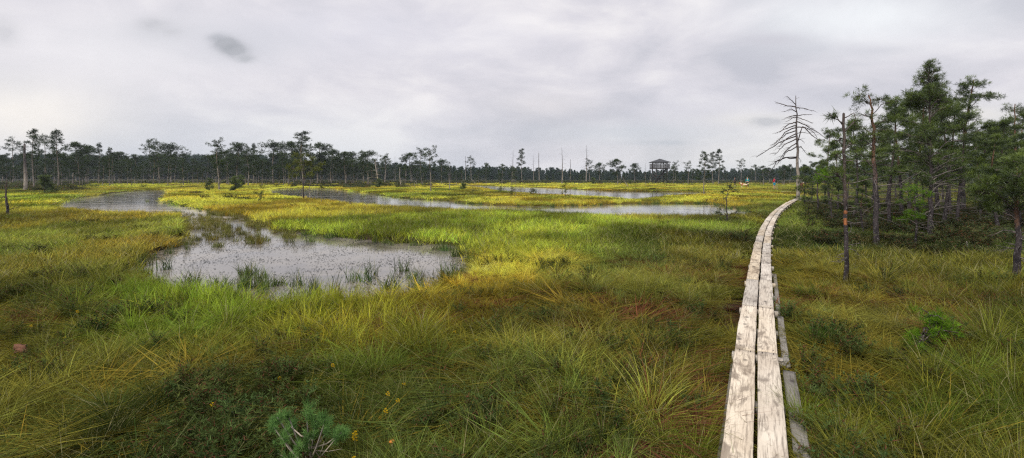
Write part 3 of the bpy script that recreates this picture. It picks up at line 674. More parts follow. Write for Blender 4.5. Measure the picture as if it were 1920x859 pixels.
def place(name, parts, loc, s, label, cat, group=None, rz=None, sx=None, unparts=False):
    root = thing(name, loc, label, cat, group, rng.uniform(0, 6.28) if rz is None else rz)
    root.scale = ((sx or s), (sx or s), s)
    for nm, me in parts: link(nm, me, root)
    return root
def tree_px(kind, px, by, ty, label, name='pine_tree', cat='pine tree', group=None, v=None, wide=1.0, H0=None):
    x, y = PX(px, by); z = gz1(x, y) if y < 135 else 0.0
    H = CH - (ty - HY) * y / F - z
    H0 = {'umbrella': 8, 'tall': 8, 'round': 6, 'conic': 8, 'filler': 6, 'snag': 8, 'pole': 6, 'crooked': 5}[kind] * 1.02
    v = rng.integers(0, len(PR[kind])) if v is None else v % len(PR[kind])
    s = H / H0
    return place(name, PR[kind][v], (x, y, z), s, label, cat, group, None, s * wide)
PG = 'bog pines standing in front of the far forest'
for i, a in enumerate([
 ('umbrella', 24, 344, 264, 'small flat-topped pine at the far left, left of the thick broken snag'),
 ('tall', 64, 354, 243, 'tall layered pine just right of the thick broken grey snag'),
 ('umbrella', 81, 347, 257, 'bushy-headed pine with a forked crown between the two tallest pines on the left'),
 ('tall', 109, 350, 244, 'slender tall pine with separate round tufts, second tallest on the left'),
 ('round', 137, 347, 270, 'broad round-crowned green pine right of the slender tall pine on the left'),
 ('round', 163, 345, 276, 'low pine between the broad round-crowned one and the airy conical one'),
 ('conic', 185, 345, 267, 'airy conical pine above the left pool'),
 ('conic', 206, 349, 276, 'thin spindly pine with a narrow tip right of the airy conical pine'),
 ('round', 224, 345, 287, 'low dark round pine behind the middle of the left pool'),
 ('umbrella', 282, 343, 267, 'flat-topped pine, left one of the pair right of the left pool'),
 ('umbrella', 299, 345, 268, 'flat-topped pine, right one of the pair right of the left pool'),
 ('round', 320, 343, 273, 'lopsided open pine just right of the flat-topped pair'),
 ('umbrella', 411, 357, 266, 'grey-stemmed pine with an open flat crown standing alone by the yellow sedge'),
 ('round', 446, 345, 271, 'rounded pine right of the lone grey-stemmed pine'),
 ('conic', 476, 344, 269, 'slim pine with a small pointed head between two rounded pines'),
 ('round', 513, 345, 269, 'wide dark round-headed pine left of the tallest layered pine'),
 ('round', 541, 345, 269, 'leaning pine crown touching the left of the tallest layered pine'),
 ('tall', 570, 347, 247, 'tallest layered pine behind the left end of the long pool'),
 ('round', 596, 346, 272, 'dense pine touching the right side of the tallest layered pine'),
 ('round', 622, 345, 283, 'rounded pine above the left part of the long pool'),
 ('round', 648, 347, 287, 'pale-stemmed round pine left of the twisted snags'),
 ('round', 661, 345, 288, 'round pine right behind the pale-stemmed one'),
 ('round', 690, 348, 286, 'pointed bushy pine left of the twisted pale snags'),
 ('umbrella', 722, 344, 292, 'small flat-topped pine right of the twisted pale snags'),
 ('round', 771, 343, 289, 'open pine right of the pale dead trunk with a curved arm'),
 ('umbrella', 791, 345, 281, 'flat-topped pine behind the lone pine on the islet'),
 ('umbrella', 807, 360, 281, 'lone slender pine with a wide airy crown standing on the islet'),
 ('round', 828, 343, 301, 'low pine right of the lone pine on the islet'),
 ('umbrella', 883, 342, 296, 'small flat-topped pine right of a thin bare pole'),
 ('tall', 979, 342, 279, 'slim pine with a tufted head between bare snags behind the upper pool'),
 ('umbrella', 1106, 343, 301, 'small pine right behind the tallest bare snag'),
 ('round', 1124, 342, 307, 'low pine right of the tallest bare snag'),
 ('round', 1158, 346, 300, 'round dark pine left of the leaning dead stem'),
 ('round', 1190, 342, 308, 'low pine left of the lookout tower'),
 ('umbrella', 1266, 342, 305, 'small flat-topped pine right of the lookout tower'),
 ('umbrella', 1290, 346, 305, 'airy pine midway between the tower and the near tall pines'),
 ('tall', 1320, 366, 285, 'slender open pine at the tip of the upper pool'),
 ('tall', 1337, 346, 285, 'slender pine just left of the tallest pine near the people'),
 ('tall', 1347, 346, 279, 'tallest of the three pines left of the people'),
 ('umbrella', 1389, 343, 301, 'low spreading pine above the person in teal'),
 ('round', 1470, 347, 312, 'dark round pine left of the great dead tree'),
 ('round', 1442, 344, 316, 'low dark pine above the person in red'),
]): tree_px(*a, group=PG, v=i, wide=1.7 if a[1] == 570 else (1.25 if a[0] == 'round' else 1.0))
SG = 'bare dead trees on the bog'
for i, (k, px, by, ty, lab, w) in enumerate([
 ('pole', 47, 358, 266, 'thick broken grey snag with a jagged top at the left', 1.9),
 ('crooked', 708, 350, 298, 'twisted pale dead tree with tangled arms behind the long pool', 1.1),
 ('snag', 708, 349, 282, 'bare snag with a hooked tip rising out of the twisted dead tree', .8),
 ('snag', 741, 343, 291, 'thin bare snag right of the twisted dead trees', .7),
 ('crooked', 752, 352, 312, 'crooked dark dead stem with one long curved arm', .8),
 ('pole', 761, 341, 284, 'straight pale bare trunk left of the open pine', 1.0),
 ('pole', 843, 357, 302, 'bare grey pole standing on the islet right of the lone pine', .9),
 ('pole', 873, 340.5, 291, 'thin bare pole rising above the forest left of the upper pool', .6),
 ('pole', 777, 353, 332, 'short dark stump of a tree on the islet', .8),
 ('snag', 962, 342, 279, 'bare pale snag with drooping twigs, leftmost behind the upper pool', 1.0),
 ('snag', 1000, 341, 287, 'short faint snag between the slim tufted pine and a bare pole', .7),
 ('pole', 1011, 342, 285, 'thin bare pole with short stubs right of the short faint snag', .8),
 ('snag', 1054, 345, 274, 'bare snag with long sagging left branches above the upper pool', 1.1),
 ('pole', 1069, 342, 297, 'short bare pole right of the sagging snag', .8),
 ('snag', 1099, 343, 270, 'tallest bare snag with comb-like twigs above the upper pool', 1.0),
 ('pole', 1163, 345, 318, 'bare upright stem in front of the round dark pine', .8),
 ('snag', 1210, 346, 304, 'bare grey snag just left of the lookout tower', .7),
 ('pole', 1219, 343, 316, 'short pale trunk in front of the left edge of the tower', .9),
 ('pole', 967, 370, 332, 'charred-looking thin stump on the islet between the pools', .55),
 ('pole', 681 + 0, 342, 300, 'pale bare pole left of the pointed bushy pine', .7),
]): tree_px(k, px, by, ty, lab, 'dead_tree', 'dead tree', SG, i, w)
# crowded row of filler pines, each its own tree
zones_lab = [(-40, 130, 30, 345, 'slim dark pine in the crowded row at the far left edge of the bog', 'crowded pines at the far left'),
 (130, 420, 42, 344, 'slim dark pine in the crowded row behind the left pool', 'crowded pines behind the left pool'),
 (420, 700, 44, 344, 'slim dark pine in the crowded row behind the left half of the long pool', 'crowded pines behind the long pool'),
 (700, 1180, 44, 343, 'low dark pine in the row behind the upper pool and its snags', 'low pines behind the upper pool'),
 (1180, 1520, 34, 343, 'low dark pine in the row below the tower and behind the people', 'low pines behind the people')]
topx = [0, 150, 300, 500, 600, 700, 850, 1000, 1230, 1500]; topy = [292, 290, 291, 290, 294, 300, 310, 317, 321, 315]
for x0, x1, n, by, lab, grp in zones_lab:
    for i in range(n):
        px = x0 + (x1 - x0) * (i + rng.uniform(0, 1)) / n; b = by + rng.uniform(-2.4, 5.0)
        ty = np.interp(px, topx, topy) + rng.choice([rng.uniform(-9, 0), rng.uniform(3, 20), rng.uniform(3, 22), rng.uniform(6, 24)])
        tree_px('filler', px, b, ty, lab, group=grp, wide=rng.uniform(.8, 1.2))

# far forest: one dark mass on the horizon
def forest():
    G = []
    for k in range(5):
        T = Tree(300 + k, 10); T.trunk(.14, bend=.004, sides=4); g = T.g
        for i in range(16):
            u = (i + g.uniform(0, 1)) / 16; c, _ = T.at(.15 + .85 * u); w = (1.9 if k < 3 else 1.5) * (1 - u * .85)
            T.clump(c + g.normal(0, .3, 3) * np.array([1, 1, .2]), w, 16, .85, 7, .22, .5)
        T.clump(T.at(1.0)[0] + np.array([0, 0, .1]), .3, 6, .8, 7, .2, 1)
        me = T.cr.build('forest_tree_%d' % k, M['forest'], link_=False)
        G.append(bpy.data.objects.new('forest_tree_%d' % k, me))
    L = []; g = rng
    for (d0, d1, n, dy) in ((262, 290, 900, 3), (290, 340, 1100, 1), (340, 420, 1300, -1)):
        px = g.uniform(-180, 2150, n); D = g.uniform(d0, d1, n); x = (px - CX) / F * D; y = D
        ty = np.interp(px, [0, 200, 400, 500, 620, 800, 900, 1100, 1230, 1400, 1500, 1920], [296, 298, 296, 297, 304, 312, 315, 320, 322, 320, 315, 300]) + dy
        H = (CH - (ty - HY) * D / F) * g.choice([.74, .82, .9, .98, 1.1], n) * g.uniform(.94, 1.06, n)
        add(L, x, y, np.zeros(n), H / 10.3, g.integers(0, 5, n), np.ones((n, 3)), g, .02, wid=H / 10.3 * g.uniform(1.0, 1.4, n))
    emit('forest', collection('forest_sources', G), L, 'dark conifer forest closing the horizon behind the bog', 'forest')
forest()

# ------------------------------------------------------------------ hand-shaped trees from their silhouettes
def hero(name, label, cat, base, trunk, clumps, mats, r0, branches=(), tsz=.13, k=15, wid=.08, dens=44, seed=1, dead=0, deadL=.8, group=None, depth=.5, top=.2, twn=3, deadr=(.1, .6)):
    bx, by = PX(*base); z0 = gz1(bx, by); s = by / F
    loc = lambda px, py, dy=0.0: np.array([(px - CX) * s * (by + dy) / by - bx, dy, CH - (py - HY) * s * (by + dy) / by - z0])
    T = Tree(seed, 5); g = T.g
    P = np.array([loc(*q) for q in trunk]); P[0, 2] = -.15
    t = np.linspace(0, len(P) - 1, 16); P = np.stack([np.interp(t, np.arange(len(P)), P[:, i]) for i in range(3)], -1)
    P[1:, 1] += np.cumsum(g.normal(0, .01, 15)); P[1:-1, 0] += g.normal(0, r0 * .25, 14)
    T.trunk(r0, P, top=top, sides=9)
    for (cx, cy, r) in clumps:
        dy = g.normal(0, 1) * r * s * depth * 1.6; dy = np.clip(dy, -1.6, 1.6); c = loc(cx, cy, dy); R_ = r * s
        p, rr = T.atz(max(c[2] - .35 * np.hypot(c[0] - T.atz(c[2])[0][0], dy) - .1 * abs(c[2]) * .3, .25))
        mid = (p + c) / 2 + np.array([0, 0, .12 * np.linalg.norm(c - p)]) + g.normal(0, .03, 3)
        T.br.tube(np.array([p, (p * .6 + mid * .4) + g.normal(0, .02, 3), mid, (mid + c) / 2 + g.normal(0, .03, 3), c]), np.linspace(max(rr * .4, .012), .007, 5), 5)
        n = max(6, int(dens * (R_ / .3) ** 1.6))
        for q in range(5):
            e = c + g.normal(0, .55, 3) * R_ * np.array([1, .9, .55]); T.br.tube(np.array([(mid + c) / 2, (c + e) / 2 + g.normal(0, .02, 3), e]), [.009, .006, .004], 4)
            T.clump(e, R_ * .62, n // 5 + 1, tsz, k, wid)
    for br in branches:
        dsp = g.uniform(-.6, .6); q = [loc(*b) for b in br]; n = len(q); L = np.linalg.norm(q[-1] - q[0])
        for j in range(n): q[j] = q[j] + np.array([0, dsp * L * j / (n - 1), 0])
        q = np.array(q); q[0] = T.atz(q[0][2])[0]; t = np.linspace(0, n - 1, 9); q = np.stack([np.interp(t, np.arange(n), q[:, i]) for i in range(3)], -1); q[1:] += g.normal(0, L * .012, (8, 3))
        rb = max(r0 * .30 * min(1, L / 1.5), .010); T.br.tube(q, np.linspace(rb, rb * .3, 9), 5); T.deadtwigs(q, twn, L * .30, rb * .35, -.6)
    for i in range(dead):
        p, r = T.at(g.uniform(*deadr)); pts = T.branch(p, g.uniform(0, 6.28), deadL * g.uniform(.3, 1), g.uniform(-.4, .5), g.uniform(-.7, .4), max(r * .2, .006), .16, 6, 4); T.deadtwigs(pts, 3, deadL * .35, .004)
    root = thing(name, (bx, by, z0), label, cat, group)
    for nm, me in T.emit(mats): link(nm, me, root)
    return root
mn = (M['bark'], M['twig'], M['needles']); md = (M['bark_d'], M['twig'], M['needles']); mb = (M['bark_d'], M['twig'], M['needles_b'])
# the great dead tree beside the walk
q = lambda pts: [(1400 + a / 3.305, 160 + b / 3.305) for a, b in pts]
hero('dead_tree', 'great bare dead tree with long drooping branches beside the far end of the boardwalk', 'dead tree', (1497, 378),
     q([(322, 715), (318, 600), (312, 460), (308, 300), (306, 180), (303, 65)]), [], (M['dead'], M['bark_d'], None), .165,
     [q(b) for b in ([(303, 135), (250, 122), (190, 98)], [(303, 120), (260, 95), (222, 75)], [(305, 85), (318, 78), (325, 76)], [(302, 165), (260, 152), (203, 172)], [(302, 185), (260, 195), (210, 215)], [(302, 230), (240, 245), (170, 295)],
      [(302, 262), (230, 290), (190, 335), (150, 370)], [(302, 250), (250, 265), (175, 300)], [(302, 315), (230, 345), (160, 400), (110, 440)], [(302, 330), (200, 372), (120, 432)], [(302, 355), (230, 400), (170, 475)], [(302, 375), (220, 425), (150, 500)], [(302, 300), (240, 330), (180, 385)],
      [(304, 445), (220, 445), (165, 475), (120, 525), (82, 568)], [(304, 450), (250, 450), (200, 462), (140, 500)], [(310, 140), (340, 138), (440, 152)], [(310, 190), (350, 184), (390, 184)], [(310, 200), (350, 215), (390, 240)], [(310, 225), (350, 240), (440, 288), (500, 335)],
      [(315, 360), (345, 290), (375, 250), (440, 268), (492, 322)], [(315, 390), (350, 375), (405, 420)], [(315, 330), (345, 340), (370, 358)], [(315, 440), (335, 455), (350, 480)], [(310, 260), (360, 262), (395, 310), (440, 350), (500, 328)], [(315, 300), (350, 290), (390, 300)], [(303, 200), (270, 205), (215, 232)], [(303, 280), (260, 300), (200, 360)])],
     seed=3, twn=7, top=.14, dead=10, deadL=1.2, deadr=(.45, .98))
# slender broken pine with orange scar
hero('pine_tree', 'slender half-bare pine with an orange peeled scar, nearest to the boardwalk', 'pine tree', (1587, 533), [(1587, 533), (1586, 450), (1584, 380), (1583, 300), (1582, 213)], [(1574, 262, 9), (1569, 290, 8), (1602, 230, 7), (1560, 218, 5), (1596, 268, 8), (1566, 325, 7)], (M['bark_d'], M['twig'], M['needles']), .040,
     [[(1582, 230), (1570, 228), (1558, 213)], [(1582, 222), (1600, 212), (1607, 232)], [(1583, 300), (1600, 303), (1640, 302)], [(1584, 330), (1560, 332), (1540, 322)], [(1585, 415), (1600, 418), (1622, 416)], [(1583, 345), (1610, 338), (1640, 330)]], seed=5, dead=16, deadL=.4, dens=60, top=.5, twn=2)
hero('pine_tree', 'forked pine with a flat left-swept crown behind the scarred slender pine', 'pine tree', (1642, 462), [(1642, 462), (1641, 380), (1640, 300), (1641, 240), (1638, 205), (1630, 178)],
     [(1606, 180, 17), (1622, 190, 12), (1650, 186, 16), (1668, 192, 11), (1618, 215, 14), (1602, 240, 16), (1596, 232, 11), (1612, 262, 15), (1628, 250, 13), (1660, 225, 14), (1604, 290, 16), (1660, 262, 14), (1630, 290, 15)], mn, .075, [[(1641, 330), (1610, 322), (1580, 305)], [(1641, 350), (1680, 345), (1710, 322)]], seed=6, dead=18, deadL=1.0, depth=.7)
big = []
g0 = np.random.default_rng(12)
for i in range(90):
    u = g0.uniform(0, 1) ** .85; y = 122 + u * 225; w = 8 + 62 * min(1, (y - 115) / 160)
    big.append((1740 + g0.uniform(-1, 1) * w, y, g0.uniform(8, 14) * (.65 if y < 150 else 1)))
hero('pine_tree', 'tallest and densest pine of the grove with a pointed top', 'pine tree', (1743, 442), [(1743, 442), (1742, 350), (1741, 250), (1742, 124)], big + [(1742, 122, 9), (1748, 118, 7), (1736, 128, 9)], md, .085, top=.06, seed=8, dead=24, deadL=1.2, depth=1.0, dens=46)
hero('pine_tree', 'windswept pine with a flat crown sweeping to the right at the top of the grove', 'pine tree', (1805, 400), [(1805, 400), (1806, 330), (1808, 270), (1813, 215), (1820, 180), (1826, 150)],
     [(1824, 152, 13), (1808, 162, 12), (1838, 160, 11), (1810, 180, 14), (1828, 182, 14), (1848, 178, 12), (1862, 180, 11), (1800, 190, 11), (1822, 200, 12), (1790, 186, 10), (1812, 168, 12)], mn, .11, [[(1810, 260), (1835, 240), (1860, 240)], [(1809, 280), (1840, 262), (1870, 268)], [(1808, 300), (1780, 290), (1760, 300)], [(1808, 245), (1835, 225), (1852, 232)]], seed=9, dead=16, deadL=1.8, depth=.8, tsz=.16, wid=.09)
hero('pine_tree', 'bushy low pine with a red-barked leaning stem at the right edge', 'pine tree', (1902, 527), [(1902, 527), (1907, 480), (1908, 430), (1905, 380), (1902, 340), (1900, 310)],
     [(1860, 318, 20), (1885, 305, 22), (1910, 300, 22), (1935, 312, 22), (1850, 345, 20), (1880, 335, 22), (1905, 330, 20), (1840, 362, 16), (1868, 372, 20), (1895, 365, 20), (1925, 355, 22), (1835, 380, 14), (1858, 392, 14), (1900, 392, 16), (1940, 380, 20)], mn, .065, [[(1907, 400), (1890, 392), (1872, 402)], [(1908, 435), (1885, 432), (1866, 445)], [(1905, 460), (1925, 470), (1935, 500)]], seed=10, dead=14, deadL=.5, dens=150, tsz=.10, depth=.8)
hero('pine_tree', 'open tall pine rising above the right edge of the grove', 'pine tree', (1908, 405), [(1908, 405), (1906, 330), (1903, 260), (1905, 195)], [(1898, 205, 12), (1915, 208, 13), (1890, 225, 13), (1912, 235, 14), (1930, 225, 12), (1880, 245, 12), (1900, 258, 14), (1925, 262, 14)], mn, .09, seed=13, dead=14, deadL=1.4, tsz=.15, depth=.8)
hero('pine_tree', 'small pine with fresh bright green tufts standing in the middle of the grove', 'pine tree', (1715, 467), [(1715, 467), (1716, 430), (1714, 395), (1716, 358)], [(1700, 360, 13), (1716, 356, 13), (1732, 366, 13), (1708, 375, 12), (1725, 380, 10), (1702, 400, 13), (1722, 404, 12), (1695, 412, 10), (1738, 362, 8)], mb, .035, seed=14, dead=8, deadL=.5, dens=60, tsz=.09)
hero('pine_tree', 'small pine with a bright green upper tuft right of the great dead tree', 'pine tree', (1533, 398), [(1533, 398), (1533, 370), (1532, 345), (1533, 325)], [(1538, 326, 10), (1550, 331, 10), (1545, 322, 8), (1560, 334, 7), (1534, 338, 9)], mb, .06, seed=15, dead=8, deadL=1.0, dens=50, tsz=.14, wid=.09)
hero('pine_tree', 'young dark pine crowding the foot of the great dead tree', 'pine tree', (1508, 386), [(1508, 386), (1509, 360), (1510, 312)], [(1512, 318, 9), (1506, 335, 10), (1518, 340, 10), (1508, 355, 10), (1520, 362, 9), (1505, 372, 7), (1516, 376, 8)], md, .05, seed=16, dead=4, dens=50, tsz=.18, wid=.09)
grove = [  # px, base row, top row, wide
 (1556, 388, 240), (1600, 415, 225), (1570, 395, 262), (1668, 430, 205), (1690, 415, 178), (1705, 400, 185), (1722, 420, 165), (1768, 425, 172), (1782, 405, 190), (1795, 430, 215), (1760, 398, 150), (1625, 400, 255),
 (1835, 415, 262), (1852, 405, 225), (1872, 430, 250), (1886, 398, 240), (1930, 430, 250), (1950, 410, 225), (1840, 395, 245), (1650, 395, 240), (1545, 382, 300), (1522, 382, 305), (1580, 384, 300), (1608, 390, 290), (1635, 385, 290), (1660, 388, 285), (1690, 386, 280), (1730, 388, 270), (1770, 386, 270), (1810, 386, 280), (1860, 388, 280), (1900, 386, 280), (1940, 388, 280), (1562, 420, 330), (1620, 440, 330), (1890, 415, 222), (1925, 400, 205), (1870, 390, 235), (1945, 440, 235), (1915, 425, 250), (1985, 420, 240), (2030, 400, 230), (2000, 450, 260), (1680, 376, 290), (1750, 377, 290), (1830, 376, 290), (1590, 376, 300), (1920, 377, 300)]
con2 = lambda u: 1.05 - .75 * u
GV = [pine_proc(400 + i, 5, .075, .45 if i % 2 else .35, .95, [umb, con2, rnd][i % 3], 16, .16, 13, 14, .085, 30, .02, md if i % 2 else mn, .20, 7, 4) for i in range(6)]
glab = ['left', 'middle', 'right']
for i, (px, by, ty) in enumerate(grove):
    x, y = PX(px, by); z = gz1(x, y); H = CH - (ty - HY) * y / F - z; s = H / 5.1
    lab, gr = (('dark close-standing pine in the left part of the grove by the boardwalk', 'pines in the left part of the grove') if px < 1650 else
               ('dark close-standing pine in the middle of the grove around the tallest one', 'pines in the middle of the grove') if px < 1815 else
               ('dark close-standing pine in the right part of the grove', 'pines in the right part of the grove'))
    place('pine_tree', GV[i % 6], (x, y, z), s, lab, 'pine tree', gr, sx=s * (1.1 if H > 3.5 else 1.3))
# pines and saplings on the open bog
hero('pine_tree', 'little umbrella-shaped pine standing alone by the right tip of the long pool', 'pine tree', (1363, 420), [(1363, 420), (1363, 395), (1362, 375), (1365, 358), (1368, 350)],
     [(1360, 356, 6), (1372, 352, 6), (1378, 358, 6), (1354, 360, 5), (1368, 348, 4), (1345, 398, 6), (1352, 402, 4), (1350, 392, 4), (1382, 397, 4), (1358, 372, 3)], (M['bark_d'], M['bark_d'], M['needles']), .03, seed=21, dead=3, deadL=.3, tsz=.07, dens=90)
hero('birch_tree', 'olive-leaved small birch at the near shore of the long pool', 'birch tree', (570, 374), [(570, 374), (569, 350), (569, 320), (570, 296)], [(570, 294, 9), (556, 303, 10), (588, 300, 9), (545, 316, 9), (566, 318, 10), (594, 318, 8), (575, 308, 10), (553, 330, 7), (582, 330, 8), (602, 308, 6)], (M['bark_d'], M['bark_d'], M['birch']), .07, seed=22, dens=26, tsz=.22, wid=.16, k=8)
hero('bare_sapling', 'crooked leafless sapling right of the small birch', 'sapling', (583, 372), [(583, 372), (580, 355), (582, 340)], [], (M['dead_l'], M['dead_l'], None), .04, [[(581, 355), (588, 348), (590, 340)]], seed=23)
hero('bare_sapling', 'thin leafless sapling rising from the long pool near shore', 'sapling', (602, 382), [(602, 382), (603, 365), (602, 345)], [(601, 347, 4), (606, 352, 3)], (M['dead'], M['dead'], M['birch']), .03, [[(602, 358), (608, 352), (610, 347)]], seed=24, tsz=.12)
hero('dead_stump', 'short dead stump at the near edge of the long pool', 'stump', (657, 386), [(657, 386), (656, 377), (657, 369)], [], (M['dead'], M['dead'], None), .05, seed=25, dead=3, deadL=.3)
def bush(px, by, ty, w, lab, mat='needles', seed=1, cat='pine sapling', name='pine_sapling', dens=70):
    g = np.random.default_rng(seed); x, y = PX(px, by); s = F / y; n = 9
    cl = [(px + g.uniform(-.5, .5) * w * (1 - .6 * u), by + (ty - by) * (.15 + .8 * u), w * .26) for u in np.linspace(0, 1, n)]
    hero(name, lab, cat, (px, by), [(px, by), (px, (by + ty) / 2), (px, ty)], cl, (M['bark_d'], M['bark_d'], M[mat]), max(.015, w / s * .03), seed=seed, tsz=max(.07, w / s * .13), k=12, wid=.1, dens=dens)
for a in [(392, 359, 336, 16, 'dark bushy sapling left of the lone grey-stemmed pine'), (441, 359, 334, 20, 'dark bushy sapling right of the lone grey-stemmed pine'), (450, 352, 330, 16, 'sapling behind the dark bushy one right of the lone pine'), (490, 378, 358, 13, 'small round-tufted sapling at the left tip of the long pool'),
 (84, 364, 330, 26, 'dark spreading sapling by the left end of the left pool'), (712, 352, 336, 14, 'dark sapling at the foot of the twisted dead trees'), (937, 362, 349, 9, 'leftmost tiny leafy sapling on the islet'), (961, 368, 349, 10, 'tiny sapling beside the charred-looking thin stump'),
 (1001, 366, 354, 13, 'tiny leafy sapling in the middle of the islet'), (1112, 346, 333, 9, 'little dark bush at the foot of the tallest bare snag'), (870, 356, 345, 14, 'low leafy bush on the islet left of the upper pool'), (1180, 346, 338, 7, 'tiny dark bush left of the tower')]:
    bush(*a, seed=a[0])
bush(1060, 370, 343, 16, 'pale green thin sapling on the islet between the pools', 'birch', 31, 'sapling', 'birch_sapling', 34)
bush(1740, 668, 588, 80, 'fresh bright green sapling in the grass right of the boardwalk', 'needles_b', 32, dens=110)
hero('bare_sapling', 'dark crooked leafless sapling at the far left edge', 'sapling', (16, 408), [(16, 408), (13, 380), (10, 360), (12, 338)], [], (M['bark_d'], M['bark_d'], None), .07, [[(12, 368), (5, 350), (2, 345)], [(14, 350), (24, 345)], [(15, 395), (26, 390), (34, 380)]], seed=33, dead=6, deadL=.5)
hero('dead_branch', 'twisted pale dead branches lying by the shore left of the upper pool', 'branch', (893, 345), [(893, 345), (886, 338), (880, 333)], [], (M['dead_l'], M['dead_l'], None), .1, [[(890, 341), (900, 337), (910, 334)], [(888, 339), (898, 331), (905, 336)]], seed=34)
hero('dead_tree', 'leaning dead stem propped right of the round dark pine', 'dead tree', (1179, 351), [(1179, 351), (1170, 338), (1163, 322)], [], (M['dead'], M['dead'], None), .10, [[(1170, 338), (1176, 332), (1180, 326)]], seed=35, group=SG)
hero('dead_stump', 'slim pale stub of wood in the dark undergrowth of the grove', 'stump', (1813, 470), [(1813, 470), (1814, 462), (1812, 453)], [], (M['dead_l'], M['dead_l'], None), .02, seed=36, top=.5)

# foreground blue-green pine sapling
def fg_sapling():
    x, y = PX(575, 885); z = gz1(x, y); T = Tree(51, 1); g = T.g; s = y / F
    loc = lambda px, py, dy=0: np.array([(px - CX) * s * (y + dy) / y - x, dy, CH - (py - HY) * s * (y + dy) / y - z])
    T.trunk(.012, [loc(575, 900), loc(578, 870, .02), loc(585, 840, .04), loc(590, 800, .05)], sides=7)
    for (px, py, r) in [(520, 783, 13), (540, 778, 10), (575, 778, 13), (590, 790, 12), (610, 788, 12), (545, 800, 12), (588, 812, 15), (530, 822, 14), (512, 800, 10), (560, 840, 12), (630, 822, 14), (520, 850, 14), (572, 836, 10), (545, 862, 12), (615, 806, 10), (640, 812, 9)]:
        c = loc(px, py, g.normal(0, .07)); p = T.at(g.uniform(.2, .9))[0]
        T.br.tube(np.array([p, (p + c) / 2 - np.array([0, 0, .02]), c]), [.006, .005, .003], 5)
        for q in range(3):
            e = c + g.normal(0, .5, 3) * r * s
            V, t, a = needles(g, np.linspace(c - np.array([0, 0, .03]), e + np.array([0, 0, .02]), 7), np.tile((e - c) / (np.linalg.norm(e - c) + 1e-6) * .5 + np.array([0, 0, .6]), (7, 1)), np.full(7, .05), 22, .045, .6); T.cr.add(V, None, t, a)
    for (a, b) in (((590, 845), (640, 842)), ((590, 845), (612, 868)), ((600, 850), (608, 828))): T.br.tube(np.array([loc(*a), loc((a[0] + b[0]) / 2, (a[1] + b[1]) / 2 + 3), loc(*b)]), [.0028, .002, .0014], 4)
    r = thing('pine_sapling', (x, y, z), 'blue-green pine sapling with spiky tufts at the bottom of the picture', 'pine sapling')
    for nm, me in T.emit((M['bark_d'], M['dead_l'], M['needles_s'])): link(nm, me, r)
fg_sapling()

# ------------------------------------------------------------------ boardwalk
def wood(name, c0, c1, dark, seed):
    m, nt, p = pbr(name, None, .75, .25); lk = nt.links
    tc = N(nt, 'ShaderNodeTexCoord'); oi = N(nt, 'ShaderNodeObjectInfo')
    off = N(nt, 'ShaderNodeVectorMath', operation='ADD'); lk.new(tc.outputs['Object'], off.inputs[0])
    cmb = N(nt, 'ShaderNodeCombineXYZ'); lk.new(mth(nt, 'MULTIPLY', oi.outputs['Random'], 37.0), cmb.inputs[1]); lk.new(mth(nt, 'MULTIPLY', oi.outputs['Random'], 11.0), cmb.inputs[2]); lk.new(cmb.outputs[0], off.inputs[1]); v = off.outputs[0]
    grain = noise(nt, mapping(nt, v, (1, .045, 1)), 75, 5, .65, .5)
    swirl = noise(nt, mapping(nt, v, (1, .28, 1)), 7, 3, .5, .3)
    w = N(nt, 'ShaderNodeTexWave', wave_type='BANDS', bands_direction='X'); w.inputs['Scale'].default_value = 7; w.inputs['Distortion'].default_value = 0
    ad = N(nt, 'ShaderNodeVectorMath', operation='ADD'); cb = N(nt, 'ShaderNodeCombineXYZ'); lk.new(mth(nt, 'MULTIPLY', swirl, .35), cb.inputs[0]); lk.new(v, ad.inputs[0]); lk.new(cb.outputs[0], ad.inputs[1]); lk.new(ad.outputs[0], w.inputs['Vector'])
    st = noise(nt, mapping(nt, v, (1, .30, 1)), 6.5, 5, .65, 1.0)
    vo = N(nt, 'ShaderNodeTexVoronoi'); vo.inputs['Scale'].default_value = 3.2; lk.new(mapping(nt, v, (1.5, 1, .0)), vo.inputs['Vector'])
    knot = ramp_f(nt, vo.outputs['Distance'], .16, .05)
    c = mixc(nt, ramp_f(nt, swirl, .35, .65), c0, c1)
    c = mixc(nt, mth(nt, 'MULTIPLY', ramp_f(nt, grain, .50, .64), .65), c, dark)
    c = mixc(nt, mth(nt, 'MULTIPLY', ramp_f(nt, w.outputs['Fac'], .75, .98), .12), c, dark)
    c = mixc(nt, mth(nt, 'MULTIPLY', ramp_f(nt, st, .53, .63), .7), c, dark)
    c = mixc(nt, mth(nt, 'MULTIPLY', knot, .85), c, (.05, .04, .035))
    hs = N(nt, 'ShaderNodeHueSaturation'); lk.new(c, hs.inputs['Color']); lk.new(mth(nt, 'MULTIPLY_ADD', oi.outputs['Random'], .4, .78), hs.inputs['Value']); lk.new(mth(nt, 'MULTIPLY_ADD', mth(nt, 'FRACT', mth(nt, 'MULTIPLY', oi.outputs['Random'], 9.7)), .5, .65), hs.inputs['Saturation']); c = hs.outputs[0]
    lk.new(c, p.inputs['Base Color'])
    b = N(nt, 'ShaderNodeBump'); b.inputs['Strength'].default_value = .7; b.inputs['Distance'].default_value = .004; lk.new(grain, b.inputs['Height']); lk.new(b.outputs[0], p.inputs['Normal'])
    return m
M['plank'] = wood('weathered_plank', (.60, .52, .40), (.46, .38, .28), (.12, .088, .062), 0)
M['plank_o'] = wood('old_grey_plank', (.24, .22, .185), (.17, .155, .13), (.05, .045, .04), 1)
M['nail'] = pbr('rusty_nail', (.035, .022, .018), .6, .4)[0]
